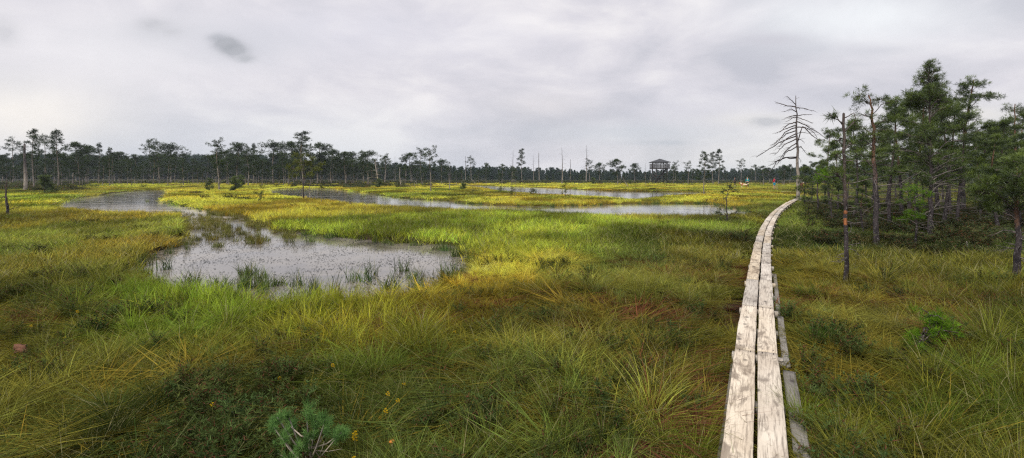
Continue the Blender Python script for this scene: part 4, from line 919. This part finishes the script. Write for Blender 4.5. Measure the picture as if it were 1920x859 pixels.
def plank_mesh(L, W, Tn, seed, mat):
    """irregular sawn board: worn edges, slight warp and a bevelled arris"""
    g = np.random.default_rng(seed); n = 24; prof = [(-W / 2 + .004, 0), (-W / 2, -.005), (-W / 2, -Tn), (W / 2, -Tn), (W / 2, -.005), (W / 2 - .004, 0), (.02, .0015), (-.02, .0015)]
    ys = np.linspace(0, L, n); el = np.cumsum(g.normal(0, .0012, n)); er = np.cumsum(g.normal(0, .0012, n)); wz = np.cumsum(g.normal(0, .0010, n)); V = []
    el -= np.linspace(el[0], el[-1], n); er -= np.linspace(er[0], er[-1], n)
    for i in range(n):
        for (x, z) in prof: V.append((x + (el[i] if x < 0 else er[i]), ys[i], z + wz[i]))
    m = len(prof); i = np.arange(n - 1)[:, None] * m; j = np.arange(m)[None]; k = (j + 1) % m
    q = np.stack([i + j, i + m + j, i + m + k, i + k], -1).reshape(-1, 4)
    caps = np.array([list(range(m))[::-1], [(n - 1) * m + j for j in range(m)]])[:, ::-1]
    return mesh('plank', V, [q, caps], [mat])
bw = thing('boardwalk', (WPT[1][0], WPT[1][1], 0), 'narrow boardwalk of two weathered pale planks curving across the bog', 'boardwalk')
def sample_path(pts, ds):
    seg = np.hypot(*np.diff(pts, axis=0).T); cum = np.concatenate([[0], np.cumsum(seg)]); s = np.arange(0, cum[-1], ds)
    return np.stack([np.interp(s, cum, pts[:, 0]), np.interp(s, cum, pts[:, 1])], -1), s
def chaikin(p, k=3):
    for _ in range(k):
        q = [p[0]]
        for a, b in zip(p[:-1], p[1:]): q += [a * .75 + b * .25, a * .25 + b * .75]
        q.append(p[-1]); p = np.array(q)
    return p
path = chaikin(WPT)
fine, ss = sample_path(path, .02)
o0 = np.array(bw.location[:2])
i0 = int(np.argmin(abs(fine[:, 1] - 4.96)))
joints = sorted(set([max(0, i0 - k) for k in (0, 150)] + [i0 + int(x / .02) for x in (1.9, 3.8, 5.6, 7.4, 9.2, 11, 12.8, 14.6, 16.4, 18.2, 20, 22, 24, 26, 28, 30, 32, 34, 36) if i0 + int(x / .02) < len(fine)]))
joints = [0] + joints + [len(fine) - 1] if joints[0] != 0 else joints + [len(fine) - 1]
k_ = 0
for a, b in zip(joints[:-1], joints[1:]):
    if b - a < 20: continue
    p0, p1 = fine[a], fine[b]; d = p1 - p0; L = np.hypot(*d); d /= L; nrm = np.array([d[1], -d[0]]); ang = math.atan2(-d[0], d[1])
    dz = rng.normal(0, .004)
    for s_, off, W in ((-1, .098, .178), (1, .100, .174)):
        c = p0 + nrm * s_ * off + d * .004
        o = link('plank', plank_mesh(L - .014, W, .045, 500 + k_, M['plank']), bw, (c[0] - o0[0], c[1] - o0[1], BZ + dz + rng.normal(0, .002)), (0, rng.normal(0, .012), ang)); k_ += 1
        if k_ < 14:
            for yy in (.06, L - .07):
                for xx in (-.045, .05):
                    nb = MB(); nb.tube([(xx, yy, -.004), (xx, yy, .0045)], [.0055, .0045], 8); nb.build('nail', M['nail'], o)
    # cross-beam under the joint
    for bb, ex in ((a, 0), ((a + b) // 2, 1)):
        if bb < 5: continue
        q0 = fine[bb]; mb_ = MB(); hw = rng.uniform(.180, .200) + (.02 if ex == 0 else 0)
        mb_.box((-hw, -.05, -.045 - .07), (hw + .02, .05, -.048)); 
        o = mb_.build('crossbeam', M['plank'] if ex == 0 else M['plank_o'], bw, loc=(q0[0] - o0[0], q0[1] - o0[1], BZ + dz - .004), rot=(0, rng.normal(0, .01), ang + rng.normal(0, .03)))
# older, lower side boards
for side, off, W, y0, y1, zz in ((1, .275, .10, 2.6, 4.80, .035), (1, .262, .07, 4.93, 6.6, .035), (1, .245, .06, 6.8, 9.5, .03), (-1, .195, .05, 2.6, 4.8, .02)):
    a = int(np.argmin(abs(fine[:, 1] - y0))); b = int(np.argmin(abs(fine[:, 1] - y1))); p0, p1 = fine[a], fine[b]; d = p1 - p0; L = np.hypot(*d); d /= L; nrm = np.array([d[1], -d[0]])
    c = p0 + nrm * side * off
    o = link('lower_board', plank_mesh(L, W, .04, 700 + k_, M['plank_o']), bw, (c[0] - o0[0], c[1] - o0[1], zz + .03), (0, 0, math.atan2(-d[0], d[1]))); k_ += 1
# distant stretch of walk where the people stand
def far_walk(px0, y0, px1, y1, lab):
    a = np.array(PX(px0, y0, .15)); b = np.array(PX(px1, y1, .15)); d = b - a; L = np.hypot(*d)
    r = thing('boardwalk', (a[0], a[1], 0), lab, 'boardwalk', rotz=math.atan2(-d[0], d[1]))
    for s_ in (-1, 1): link('plank', plank_mesh(L, .24, .045, 800 + int(px0) + s_, M['plank']), r, (s_ * .135, 0, .15))
    mb_ = MB()
    for t in np.arange(.3, L, 2.0): mb_.box((-.3, t, .02), (.3, t + .1, .103))
    tag(mb_.build('crossbeams', M['plank_o'], r), kind='stuff') if False else mb_.build('crossbeam', M['plank_o'], r)
far_walk(1467, 359.6, 1493, 359.4, 'distant pale stretch of boardwalk left of the great dead tree')

# ------------------------------------------------------------------ lookout tower
def tower():
    D = 152.0; x, y = AT(1237, D); s = D / F
    zz = lambda py: CH - (py - HY) * s
    m1, nt, p = pbr('tower_timber', (.045, .04, .038), .85, .2); m2, _, _ = pbr('tower_roof', (.04, .042, .045), .7, .3)
    T = thing('lookout_tower', (x, y, 0), 'dark wooden lookout tower with a hipped roof rising above the forest edge', 'tower', rotz=R(3))
    fl, ev, ap = zz(314.5), zz(304.3), zz(297.6); hw = 14.6 * s; ho = 15.8 * s; pw = 10.5 * s
    r = MB(); r.add([(-ho, -ho, ev), (ho, -ho, ev), (ho, ho, ev), (-ho, ho, ev), (0, 0, ap), (-ho, -ho, ev - .15), (ho, -ho, ev - .15), (ho, ho, ev - .15), (-ho, ho, ev - .15)], [(0, 1, 6, 5), (1, 2, 7, 6), (2, 3, 8, 7), (3, 0, 5, 8), (8, 7, 6, 5)][:5], [(0, 1, 4), (1, 2, 4), (2, 3, 4), (3, 0, 4)]); r.build('roof', m2, T)
    f = MB(); f.box((-hw, -hw, fl - .35), (hw, hw, fl)); f.build('platform', m1, T)
    for a, b in ((-1, -1), (1, -1), (1, 1), (-1, 1)):
        q = MB(); q.box((a * pw - .12, b * pw - .12, -.2), (a * pw + .12, b * pw + .12, fl - .352)); q.build('leg', m1, T)
        q = MB(); q.box((a * pw - .09, b * pw - .09, fl + .002), (a * pw + .09, b * pw + .09, ev - .002)); q.build('roof_post', m1, T)
        q = MB(); q.bar((a * pw, b * pw - .0, fl + .9), (a * pw * .55, b * pw, ev - .02), .1, .1); q.bar((a * pw, b * pw, fl + .9), (a * pw, b * pw * .55, ev - .02), .1, .1); q.build('brace', m1, T)
    q = MB(); q.box((-.5, -.5, fl + .003), (-.4, -.4, ev)); q.box((.4, .4, fl + .003), (.5, .5, ev)); q.build('centre_post', m1, T)
    for k in range(4):
        q = MB(); hr = hw - .05
        q.bar((-hr, -hr, fl + 1.1), (hr, -hr, fl + 1.1), .08, .12); q.bar((-hr, -hr, fl + .6), (hr, -hr, fl + .6), .06, .1); q.bar((-hr, -hr, fl + .25), (hr, -hr, fl + .25), .06, .1)
        for t in np.linspace(-hr, hr, 12): q.bar((t, -hr, fl + .003), (t, -hr, fl + 1.1), .07, .07)
        o = q.build('railing', m1, T); o.rotation_euler = (0, 0, k * PI / 2)
        q = MB(); q.bar((-pw, -pw - .16, .5), (pw, -pw - .16, fl * .5), .08, .14); q.bar((pw, -pw - .18, fl * .5), (-pw, -pw - .18, fl - .5), .08, .14); q.bar((-pw, -pw - .13, fl * .5), (pw, -pw - .13, fl * .5), .1, .16)
        o = q.build('cross_brace', m1, T); o.rotation_euler = (0, 0, k * PI / 2)
    q = MB()
    for i in range(14): q.box((-1.6 + i * .24, -.4, .2 + i * fl / 15), (-1.3 + i * .24, .4, .25 + i * fl / 15))
    q.bar((-1.6, -.45, 0), (1.9, -.45, fl - .4), .06, .25); q.bar((-1.6, .45, 0), (1.9, .45, fl - .4), .06, .25); q.build('stairs', m1, T)
tower()

# ------------------------------------------------------------------ people and dog
def skinned(name, verts, edges, rad, mat, parent, sub=2):
    me = bpy.data.meshes.new(name); me.from_pydata(verts, edges, []); o = link(name, me, parent); me.materials.append(mat)
    sk = o.modifiers.new('skin', 'SKIN'); sk.use_smooth_shade = True
    lay = me.skin_vertices[0].data if me.skin_vertices else None
    if lay is None:
        bpy.context.view_layer.update(); lay = me.skin_vertices[0].data
    for i, r in enumerate(rad): lay[i].radius = (r if isinstance(r, tuple) else (r, r)); lay[i].use_root = (i == 0)
    ss_ = o.modifiers.new('sub', 'SUBSURF'); ss_.levels = sub; ss_.render_levels = sub
    return o
def sm(name, c): return pbr(name, c, .8, .2)[0]
M['skin'] = sm('skin', (.45, .27, .20))
def person(px, by, label, cat_rot, top, bottoms, shorts=False, hat=None, pack=None, shoe=(.03, .03, .03)):
    x, y = PX(px, by, .12); r = thing('person', (x, y, .15), label, 'person', None, cat_rot)
    J = dict(pel=(0, 0, .95), ch=(0, 0, 1.28), nk=(0, .0, 1.46), hd=(0, .02, 1.56), ht=(0, .01, 1.68), shl=(-.17, 0, 1.40), ell=(-.24, .03, 1.14), wrl=(-.16, .20, 1.02), shr=(.17, 0, 1.40), elr=(.25, .02, 1.14), wrr=(.20, .16, .98), hl=(-.09, 0, .90), kl=(-.11, .04, .50), al=(-.12, -.01, .09), tl=(-.13, .14, .04), hr=(.09, 0, .90), kr=(.11, -.02, .50), ar=(.13, -.06, .09), tr=(.15, .09, .04), hnl=(-.13, .27, 1.01), hnr=(.18, .24, .97))
    ks = list(J); ix = {k: i for i, k in enumerate(ks)}
    E = [('pel', 'ch'), ('ch', 'nk'), ('nk', 'hd'), ('hd', 'ht'), ('ch', 'shl'), ('shl', 'ell'), ('ell', 'wrl'), ('wrl', 'hnl'), ('ch', 'shr'), ('shr', 'elr'), ('elr', 'wrr'), ('wrr', 'hnr'), ('pel', 'hl'), ('hl', 'kl'), ('kl', 'al'), ('al', 'tl'), ('pel', 'hr'), ('hr', 'kr'), ('kr', 'ar'), ('ar', 'tr')]
    rd = dict(pel=.13, ch=(.15, .11), nk=.055, hd=.085, ht=.075, shl=.06, ell=.042, wrl=.03, shr=.06, elr=.042, wrr=.03, hl=.085, kl=.058, al=.04, tl=.035, hr=.085, kr=.058, ar=.04, tr=.035, hnl=.035, hnr=.035)
    skinned('body', [J[k] for k in ks], [(ix[a], ix[b]) for a, b in E], [rd[k] for k in ks], M['skin'], r)
    k2 = ['ch', 'pel', 'nk', 'shl', 'ell', 'wrl', 'shr', 'elr', 'wrr']; i2 = {k: i for i, k in enumerate(k2)}; J2 = dict(J); J2['nk'] = (0, 0, 1.43)
    skinned('jacket', [J2[k] for k in k2], [(i2[a], i2[b]) for a, b in (('ch', 'pel'), ('ch', 'nk'), ('ch', 'shl'), ('shl', 'ell'), ('ell', 'wrl'), ('ch', 'shr'), ('shr', 'elr'), ('elr', 'wrr'))], [(.20, .15), (.17, .14), .075, .085, .065, .05, .085, .065, .05], sm('jacket_cloth', top), r)
    end = .48 if shorts else .08
    kk = [(0, 0, .96), (-.09, 0, .88), (-.11, .03 * (not shorts), .52), (.09, 0, .88), (.11, -.02, .52)]; ee = [(0, 1), (1, 2), (0, 3), (3, 4)]; rr = [.145, .10, .085, .10, .085]
    if not shorts: kk += [(-.12, -.01, .12), (.13, -.06, .12)]; ee += [(2, 5), (4, 6)]; rr += [.06, .06]
    skinned('shorts' if shorts else 'trousers', kk, ee, rr, sm('leg_cloth', bottoms), r)
    q = MB(); th = np.linspace(0, 2 * PI, 13)[:-1]
    hc = hat or (.12, .06, .03)
    skinned('hat' if hat else 'hair', [(0, -.01, 1.64), (0, -.01, 1.72), (0, -.05, 1.60)], [(0, 1), (0, 2)], [.105, .07, .08], sm('hair_or_hat', hc), r, 1)
    for s_, yy in ((-1, .0), (1, -.05)): skinned('shoe', [(s_ * .125, yy - .04, .05), (s_ * .14, yy + .14, .035)], [(0, 1)], [.055, .045], sm('shoe', shoe), r, 1)
    if pack: skinned('backpack', [(0, -.2, 1.05), (0, -.22, 1.35)], [(0, 1)], [(.15, .1), (.14, .09)], sm('pack', pack), r, 1)
    return r
person(1401.5, 352, 'person in a teal jacket and dark trousers standing beside the dog', R(150), (.01, .22, .24), (.012, .014, .025), hat=(.55, .5, .42), shoe=(.5, .5, .5))
person(1452, 355, 'person in a red jacket and bright blue shorts on the distant boardwalk', R(40), (.45, .015, .045), (.01, .26, .42), True, pack=(.02, .015, .03))
person(1378, 349.5, 'person in black clothes at the left, behind the little umbrella-shaped pine', R(90), (.008, .008, .015), (.01, .01, .02), hat=(.03, .02, .02), shoe=(.5, .5, .5))
person(1503, 358, 'person in a white top and orange-red trousers half hidden behind the great dead tree', R(200), (.62, .58, .55), (.26, .09, .05), hat=(.5, .45, .4), pack=None)
def dog():
    x, y = PX(1395, 352.5, .1); m, nt, p = pbr('dog_coat', None, .9, .1)
    tc = N(nt, 'ShaderNodeTexCoord'); n = noise(nt, tc.outputs['Object'], 2.6, 1, .4)
    nt.links.new(ramp(nt, n, [(.47, (.62, .50, .34)), (.52, (.34, .12, .04))]), p.inputs['Base Color'])
    r = thing('dog', (x, y, .13), 'large white and brown dog standing left of the person in teal', 'dog', None, R(-12))
    J = [(-.05, 0, .52), (.30, 0, .52), (-.38, 0, .56), (-.55, 0, .74), (-.66, 0, .80), (-.82, 0, .75), (-.36, -.11, .48), (-.34, -.12, .24), (-.38, -.12, .03), (-.36, .11, .48), (-.40, .12, .24), (-.36, .12, .03), (.34, -.10, .48), (.28, -.11, .30), (.42, -.11, .19), (.38, -.11, .03), (.34, .10, .48), (.30, .11, .30), (.45, .11, .19), (.41, .11, .03), (.48, 0, .58), (.66, 0, .70), (.78, 0, .86), (-.60, -.07, .90), (-.60, .07, .90)]
    E = [(0, 1), (0, 2), (2, 3), (3, 4), (4, 5), (2, 6), (6, 7), (7, 8), (2, 9), (9, 10), (10, 11), (1, 12), (12, 13), (13, 14), (14, 15), (1, 16), (16, 17), (17, 18), (18, 19), (1, 20), (20, 21), (21, 22), (4, 23), (4, 24)]
    rd = [.17, .14, .19, .13, .12, .055, .08, .05, .045, .08, .05, .045, .10, .06, .04, .045, .10, .06, .04, .045, .05, .05, .03, .03, .03]
    skinned('body', J, E, rd, m, r)
dog()

# pale bent stick leaning beside the person in red
hero('walking_pole', 'pale bent stick standing right of the person in red', 'stick', (1458.5, 357), [(1458.5, 357), (1456.5, 351), (1457.5, 341)], [], (M['dead_l'], M['dead_l'], None), .045, seed=61, top=.5)

# ------------------------------------------------------------------ small things in the foreground
def asphodel(px, py, s, label, group=None):
    s *= .50; hgt = .30 * min(1, s * 1.3); x, y = PX(px, py, hgt); z = gz1(x, y); g = rng
    r = thing('bog_asphodel', (x, y, z), label, 'flower', group)
    st = MB(); st.tube([(0, 0, 0), (.008, 0, hgt * .5), (0, 0, hgt + .01)], [.0022, .002, .0012], 5); st.build('stem', sm('flower_stem', (.12, .12, .03)) if 'stemm' not in M else M['stemm'], r)
    f = MB()
    for i in range(int(9 * s) + 3):
        a = i * 2.4; zz = hgt - .03 * s + .055 * s * i / (9 * s + 3); c = np.array([.008 * math.cos(a), .008 * math.sin(a), zz])
        for k in range(5):
            b = k * 1.257 + i; d = np.array([math.cos(b) * .7 + math.cos(a) * .5, math.sin(b) * .7 + math.sin(a) * .5, .4]); d /= np.linalg.norm(d); u = np.cross(d, (0, 0, 1)); L = .012 * (.8 + .4 * s)
            f.add([c, c + d * L * .5 + u * .003, c + d * L, c + d * L * .5 - u * .003], [(0, 1, 2, 3)])
    f.build('flower_spike', M['petal'], r)
M['petal'] = leafy('yellow_petals', (.55, .36, .01), (.7, .5, .02), trans=.3, var=.3)
M['stemm'] = sm('flower_stem', (.12, .12, .03))
asphodel(665, 805, 2.0, 'large yellow flower spike right of the blue-green sapling at the bottom')
for (px, py, s, l) in [(145, 588, 1.2, 'uppermost yellow flower spike in the left foreground'), (58, 609, .9, 'yellow flower spike nearest the left edge, above the brown bark'), (121, 630, .9, 'yellow flower spike right of the brown bark'), (398, 750, 1.1, 'yellow flower in the dark grass left of the blue-green sapling'),
 (624, 683, 1.2, 'yellow flower spike in the middle above the blue-green sapling'), (524, 700, .9, 'yellow flower left of and just below the one above the sapling'), (727, 735, 1.1, 'upper left yellow flower of the three close together'), (746, 748, .9, 'right yellow flower of the three close together'), (723, 761, 1.1, 'lowest yellow flower of the three close together'),
 (852, 630, .8, 'yellow flower in the brown patch right of the middle'), (664, 848, 1.2, 'small yellow flower below the large spike at the bottom'), (367, 627, .8, 'yellow flower in bright green sedge below the near pool'), (893, 646, .8, 'yellow flower right of the one in the brown patch'), (757, 722, .7, 'tiny yellow flower above the three close together')]: asphodel(px, py, s, l)
def mushroom():
    x, y = PX(735, 816, .10); z = gz1(x, y); r = thing('mushroom', (x, y, z), 'tiny orange mushroom right of the large yellow flower spike', 'mushroom')
    b = MB(); b.tube([(0, 0, -.01), (.003, 0, .05), (0, 0, .10)], [.006, .005, .004], 7); b.build('stem', sm('mushroom_stem', (.5, .4, .25)), r)
    b = MB(); b.tube([(0, 0, .096), (0, 0, .1), (0, 0, .106), (0, 0, .112), (0, 0, .115)], [.012, .020, .018, .011, .004], 12); b.build('cap', sm('mushroom_cap', (.75, .28, .06)), r, True)
mushroom()
def barkpiece():
    x, y = PX(38, 650, .14); z = gz1(x, y); r_ = 9; g = np.random.default_rng(5); V = []; n = 14; m_ = 8
    for i in range(n):
        for j in range(m_):
            u = i / (n - 1); v = j / (m_ - 1) - .5; w = .05 * math.sin(PI * min(1, u * 1.0 + .08)) * (1 + .25 * math.sin(u * 17))
            V.append(((u - .5) * .17, v * 2 * w, .02 * math.cos(v * 3) - .03 * u + g.normal(0, .002)))
    i = np.arange(n - 1)[:, None] * m_; j = np.arange(m_ - 1)[None]; q = np.stack([i + j, i + m_ + j, i + m_ + j + 1, i + j + 1], -1).reshape(-1, 4)
    mt, nt, p = pbr('reddish_bark', None, .9, .1); tc = N(nt, 'ShaderNodeTexCoord'); nt.links.new(ramp(nt, noise(nt, tc.outputs['Object'], 40, 4, .7), [(.35, (.07, .03, .02)), (.6, (.16, .078, .05))]), p.inputs['Base Color'])
    o = tag(link('bark_piece', mesh('bark_piece', V, [q], [mt], True), None, (x, y, z + .15), (R(35), R(12), R(-20))), 'reddish brown curled piece of bark lying on the grass at the left', 'bark')
    sd = o.modifiers.new('thick', 'SOLIDIFY'); sd.thickness = .008
barkpiece()

# orange peeled scar on the slender pine: shown as its own part
def scar():
    root = [o for o in bpy.data.objects if 'peeled scar' in str(o.get('label', ''))][0]
    x, y, z0 = root.location; s = y / F; mb_ = MB(); z = lambda py: CH - (py - HY) * s - z0
    me = [c for c in root.children if c.name.startswith('trunk')][0].data
    co_ = np.array([v.co[:] for v in me.vertices][:16 * 9]).reshape(16, 9, 3); cc = co_.mean(1); rr = np.linalg.norm(co_ - cc[:, None], axis=2).mean(1)
    for a, b in ((425, 406), (403, 393)):
        zs = np.linspace(z(a), z(b), 6); P = np.stack([np.interp(zs, cc[:, 2], cc[:, i]) for i in (0, 1)] + [zs], -1); r = np.interp(zs, cc[:, 2], rr)
        g = np.random.default_rng(a); mb_.tube(P + np.array([-.003, -.006, 0]), r * np.array([.35, .9, .98, .99, .9, .35]), 9)
    mb_.build('bark_scar', bark('peeled_orange_bark', (.32, .13, .055), (.24, .10, .045), (.10, .07, .055), 22), root)
scar()

# ------------------------------------------------------------------ air: faint haze over the whole bog
def haze():
    m, nt, nd, lk = newmat('haze'); v = N(nt, 'ShaderNodeVolumePrincipled'); v.inputs['Density'].default_value = .00022; v.inputs['Color'].default_value = (.80, .88, 1, 1); v.inputs['Anisotropy'].default_value = 0
    o = N(nt, 'ShaderNodeOutputMaterial'); lk.new(v.outputs[0], o.inputs['Volume'])
    b = MB(); b.box((-4400, -4400, -2.0), (4400, 4400, 26)); ob = b.build('haze', m); tag(ob, kind='stuff'); ob['label'] = 'thin bluish air over the bog'
haze()

# ------------------------------------------------------------------ sky, sun, camera
EL, AZ = R(42), R(215)      # sun behind the viewer, to the left
def world():
    w = bpy.data.worlds.new('World'); S.world = w; w.use_nodes = True; nt = w.node_tree; nt.nodes.clear(); lk = nt.links
    sky = N(nt, 'ShaderNodeTexSky', sky_type='NISHITA', sun_disc=False, sun_elevation=EL, sun_rotation=AZ); sky.air_density = 1.2; sky.dust_density = 2.0
    tc = N(nt, 'ShaderNodeTexCoord'); v = tc.outputs['Generated']; sx = N(nt, 'ShaderNodeSeparateXYZ'); lk.new(v, sx.inputs[0]); z = sx.outputs[2]
    def blob(px, py, rx, ry, warp=.35, wsc=9):
        """soft cloud patch in a fixed direction"""
        d = np.array([(px - CX) / F, 1, (HY - py) / F])
        X = mth(nt, 'DIVIDE', sx.outputs[0], mth(nt, 'MAXIMUM', sx.outputs[1], .05)); Z = mth(nt, 'DIVIDE', z, mth(nt, 'MAXIMUM', sx.outputs[1], .05))
        a = mth(nt, 'DIVIDE', mth(nt, 'SUBTRACT', X, d[0]), rx / F); b = mth(nt, 'DIVIDE', mth(nt, 'SUBTRACT', Z, d[2]), ry / F)
        n = mth(nt, 'MULTIPLY', mth(nt, 'SUBTRACT', noise(nt, v, wsc, 5, .6), .5), warp * 8)
        r2 = mth(nt, 'ADD', mth(nt, 'MULTIPLY', a, a), mth(nt, 'MULTIPLY', b, b)); r2 = mth(nt, 'ADD', r2, n)
        e = mth(nt, 'EXPONENT', mth(nt, 'MULTIPLY', mth(nt, 'MAXIMUM', r2, 0.0), -1.0))
        return mth(nt, 'MULTIPLY', e, mth(nt, 'GREATER_THAN', sx.outputs[1], .05))
    n1 = noise(nt, mapping(nt, v, (1.0, 1.0, 2.4)), 2.6, 6, .5, .45)
    n2 = noise(nt, mapping(nt, v, (1.0, 1.0, 2.6)), 6.0, 7, .58, .5)
    t = mth(nt, 'ADD', mth(nt, 'MULTIPLY', n1, .68), mth(nt, 'MULTIPLY', n2, .32))
    c = ramp(nt, t, [(.37, (.500, .500, .555)), (.50, (.655, .635, .680)), (.62, (.83, .80, .805))])
    # horizon tint: cooler and a little darker low on the left, warm light low on the right
    lowr = mth(nt, 'MULTIPLY', ramp_f(nt, z, .13, .0), ramp_f(nt, sx.outputs[0], .0, .45))
    c = mixc(nt, mth(nt, 'MULTIPLY', lowr, .65), c, (.68, .70, .66))
    lowl = mth(nt, 'MULTIPLY', ramp_f(nt, z, .16, .02), ramp_f(nt, sx.outputs[0], .1, -.3))
    c = mixc(nt, mth(nt, 'MULTIPLY', lowl, .6), c, (.52, .58, .64))
    for px, py, rx, ry, col, k in ((30, 210, 190, 70, (.90, .85, .79), .9), (180, 90, 320, 90, (.82, .80, .82), .7), (1640, 30, 240, 60, (.84, .86, .88), .85), (1400, 205, 300, 40, (.58, .58, .64), .5), (1180, 250, 200, 22, (.52, .56, .61), .5), (1030, 195, 100, 26, (.74, .70, .70), .5), (700, 60, 300, 60, (.70, .69, .76), .5), (1420, 225, 90, 14, (.80, .77, .73), .6), (1780, 215, 150, 16, (.84, .80, .75), .6),
        (470, 80, 120, 40, (.60, .60, .65), .6), (300, 60, 90, 26, (.60, .60, .64), .6), (404, 70, 17, 8, (.42, .43, .47), .7), (422, 82, 22, 12, (.36, .37, .40), .75), (442, 95, 24, 12, (.36, .37, .40), .75), (462, 110, 16, 8, (.42, .43, .46), .7), (290, 46, 28, 12, (.46, .46, .49), .8), (320, 60, 20, 8, (.5, .5, .53), .7), (1440, 228, 40, 9, (.44, .45, .49), .7), (1440, 75, 70, 12, (.56, .55, .60), .7), (1640, 95, 90, 12, (.58, .58, .63), .7), (1240, 268, 60, 5, (.46, .49, .54), .6), (5, 60, 30, 30, (.5, .5, .53), .5)):
        c = mixc(nt, mth(nt, 'MULTIPLY', blob(px, py, rx, ry, (.2 if rx > 60 else .5), (5 if rx > 60 else 16)), k), c, col)
    # overcast sky is brighter towards the zenith
    zen = mth(nt, 'MULTIPLY_ADD', ramp_f(nt, z, .35, 1.0), 1.0, 1.0)
    c = mixc(nt, 1.0, c, N1(nt, zen), 'MULTIPLY')
    b1 = N(nt, 'ShaderNodeBackground'); b1.inputs[1].default_value = .08; lk.new(sky.outputs[0], b1.inputs[0])
    b2 = N(nt, 'ShaderNodeBackground'); b2.inputs[1].default_value = 1.0; lk.new(c, b2.inputs[0])
    mx = N(nt, 'ShaderNodeMixShader'); mx.inputs[0].default_value = .95; lk.new(b1.outputs[0], mx.inputs[1]); lk.new(b2.outputs[0], mx.inputs[2])
    o = N(nt, 'ShaderNodeOutputWorld'); lk.new(mx.outputs[0], o.inputs[0])
def N1(nt, val):
    c = N(nt, 'ShaderNodeCombineXYZ'); [nt.links.new(val, c.inputs[i]) for i in range(3)]; return c.outputs[0]
world()
sl = bpy.data.lights.new('sun', 'SUN'); sl.energy = 2.6; sl.angle = R(8); sl.color = (1, .96, .88)
so = bpy.data.objects.new('sun', sl); C.objects.link(so)
from mathutils import Vector
sd = Vector((math.sin(AZ) * math.cos(EL), math.cos(AZ) * math.cos(EL), math.sin(EL)))
so.rotation_euler = sd.to_track_quat('Z', 'Y').to_euler()
cam = bpy.data.cameras.new('camera'); co = bpy.data.objects.new('camera', cam); C.objects.link(co); S.camera = co
cam.sensor_width = 36; cam.lens = F / 1920 * 36; co.location = (0, 0, CH); co.rotation_euler = (R(90), 0, 0)
cam.shift_y = -(429.5 - HY) / 1920; cam.clip_start = .05; cam.clip_end = 6000
S.view_settings.view_transform = 'Standard'; S.view_settings.look = 'None'; S.view_settings.exposure = .22; S.view_settings.gamma = 1
S.render.engine = 'CYCLES'
cy = S.cycles; cy.max_bounces = 4; cy.diffuse_bounces = 2; cy.glossy_bounces = 2; cy.transmission_bounces = 2; cy.transparent_max_bounces = 2
cy.use_denoising = False
try: cy.denoiser = 'OPENIMAGEDENOISE'; cy.denoising_input_passes = 'RGB_ALBEDO_NORMAL'; cy.denoising_prefilter = 'NONE'
except Exception: pass
cy.sample_clamp_indirect = 2; cy.volume_bounces = 0; cy.filter_width = 1.25
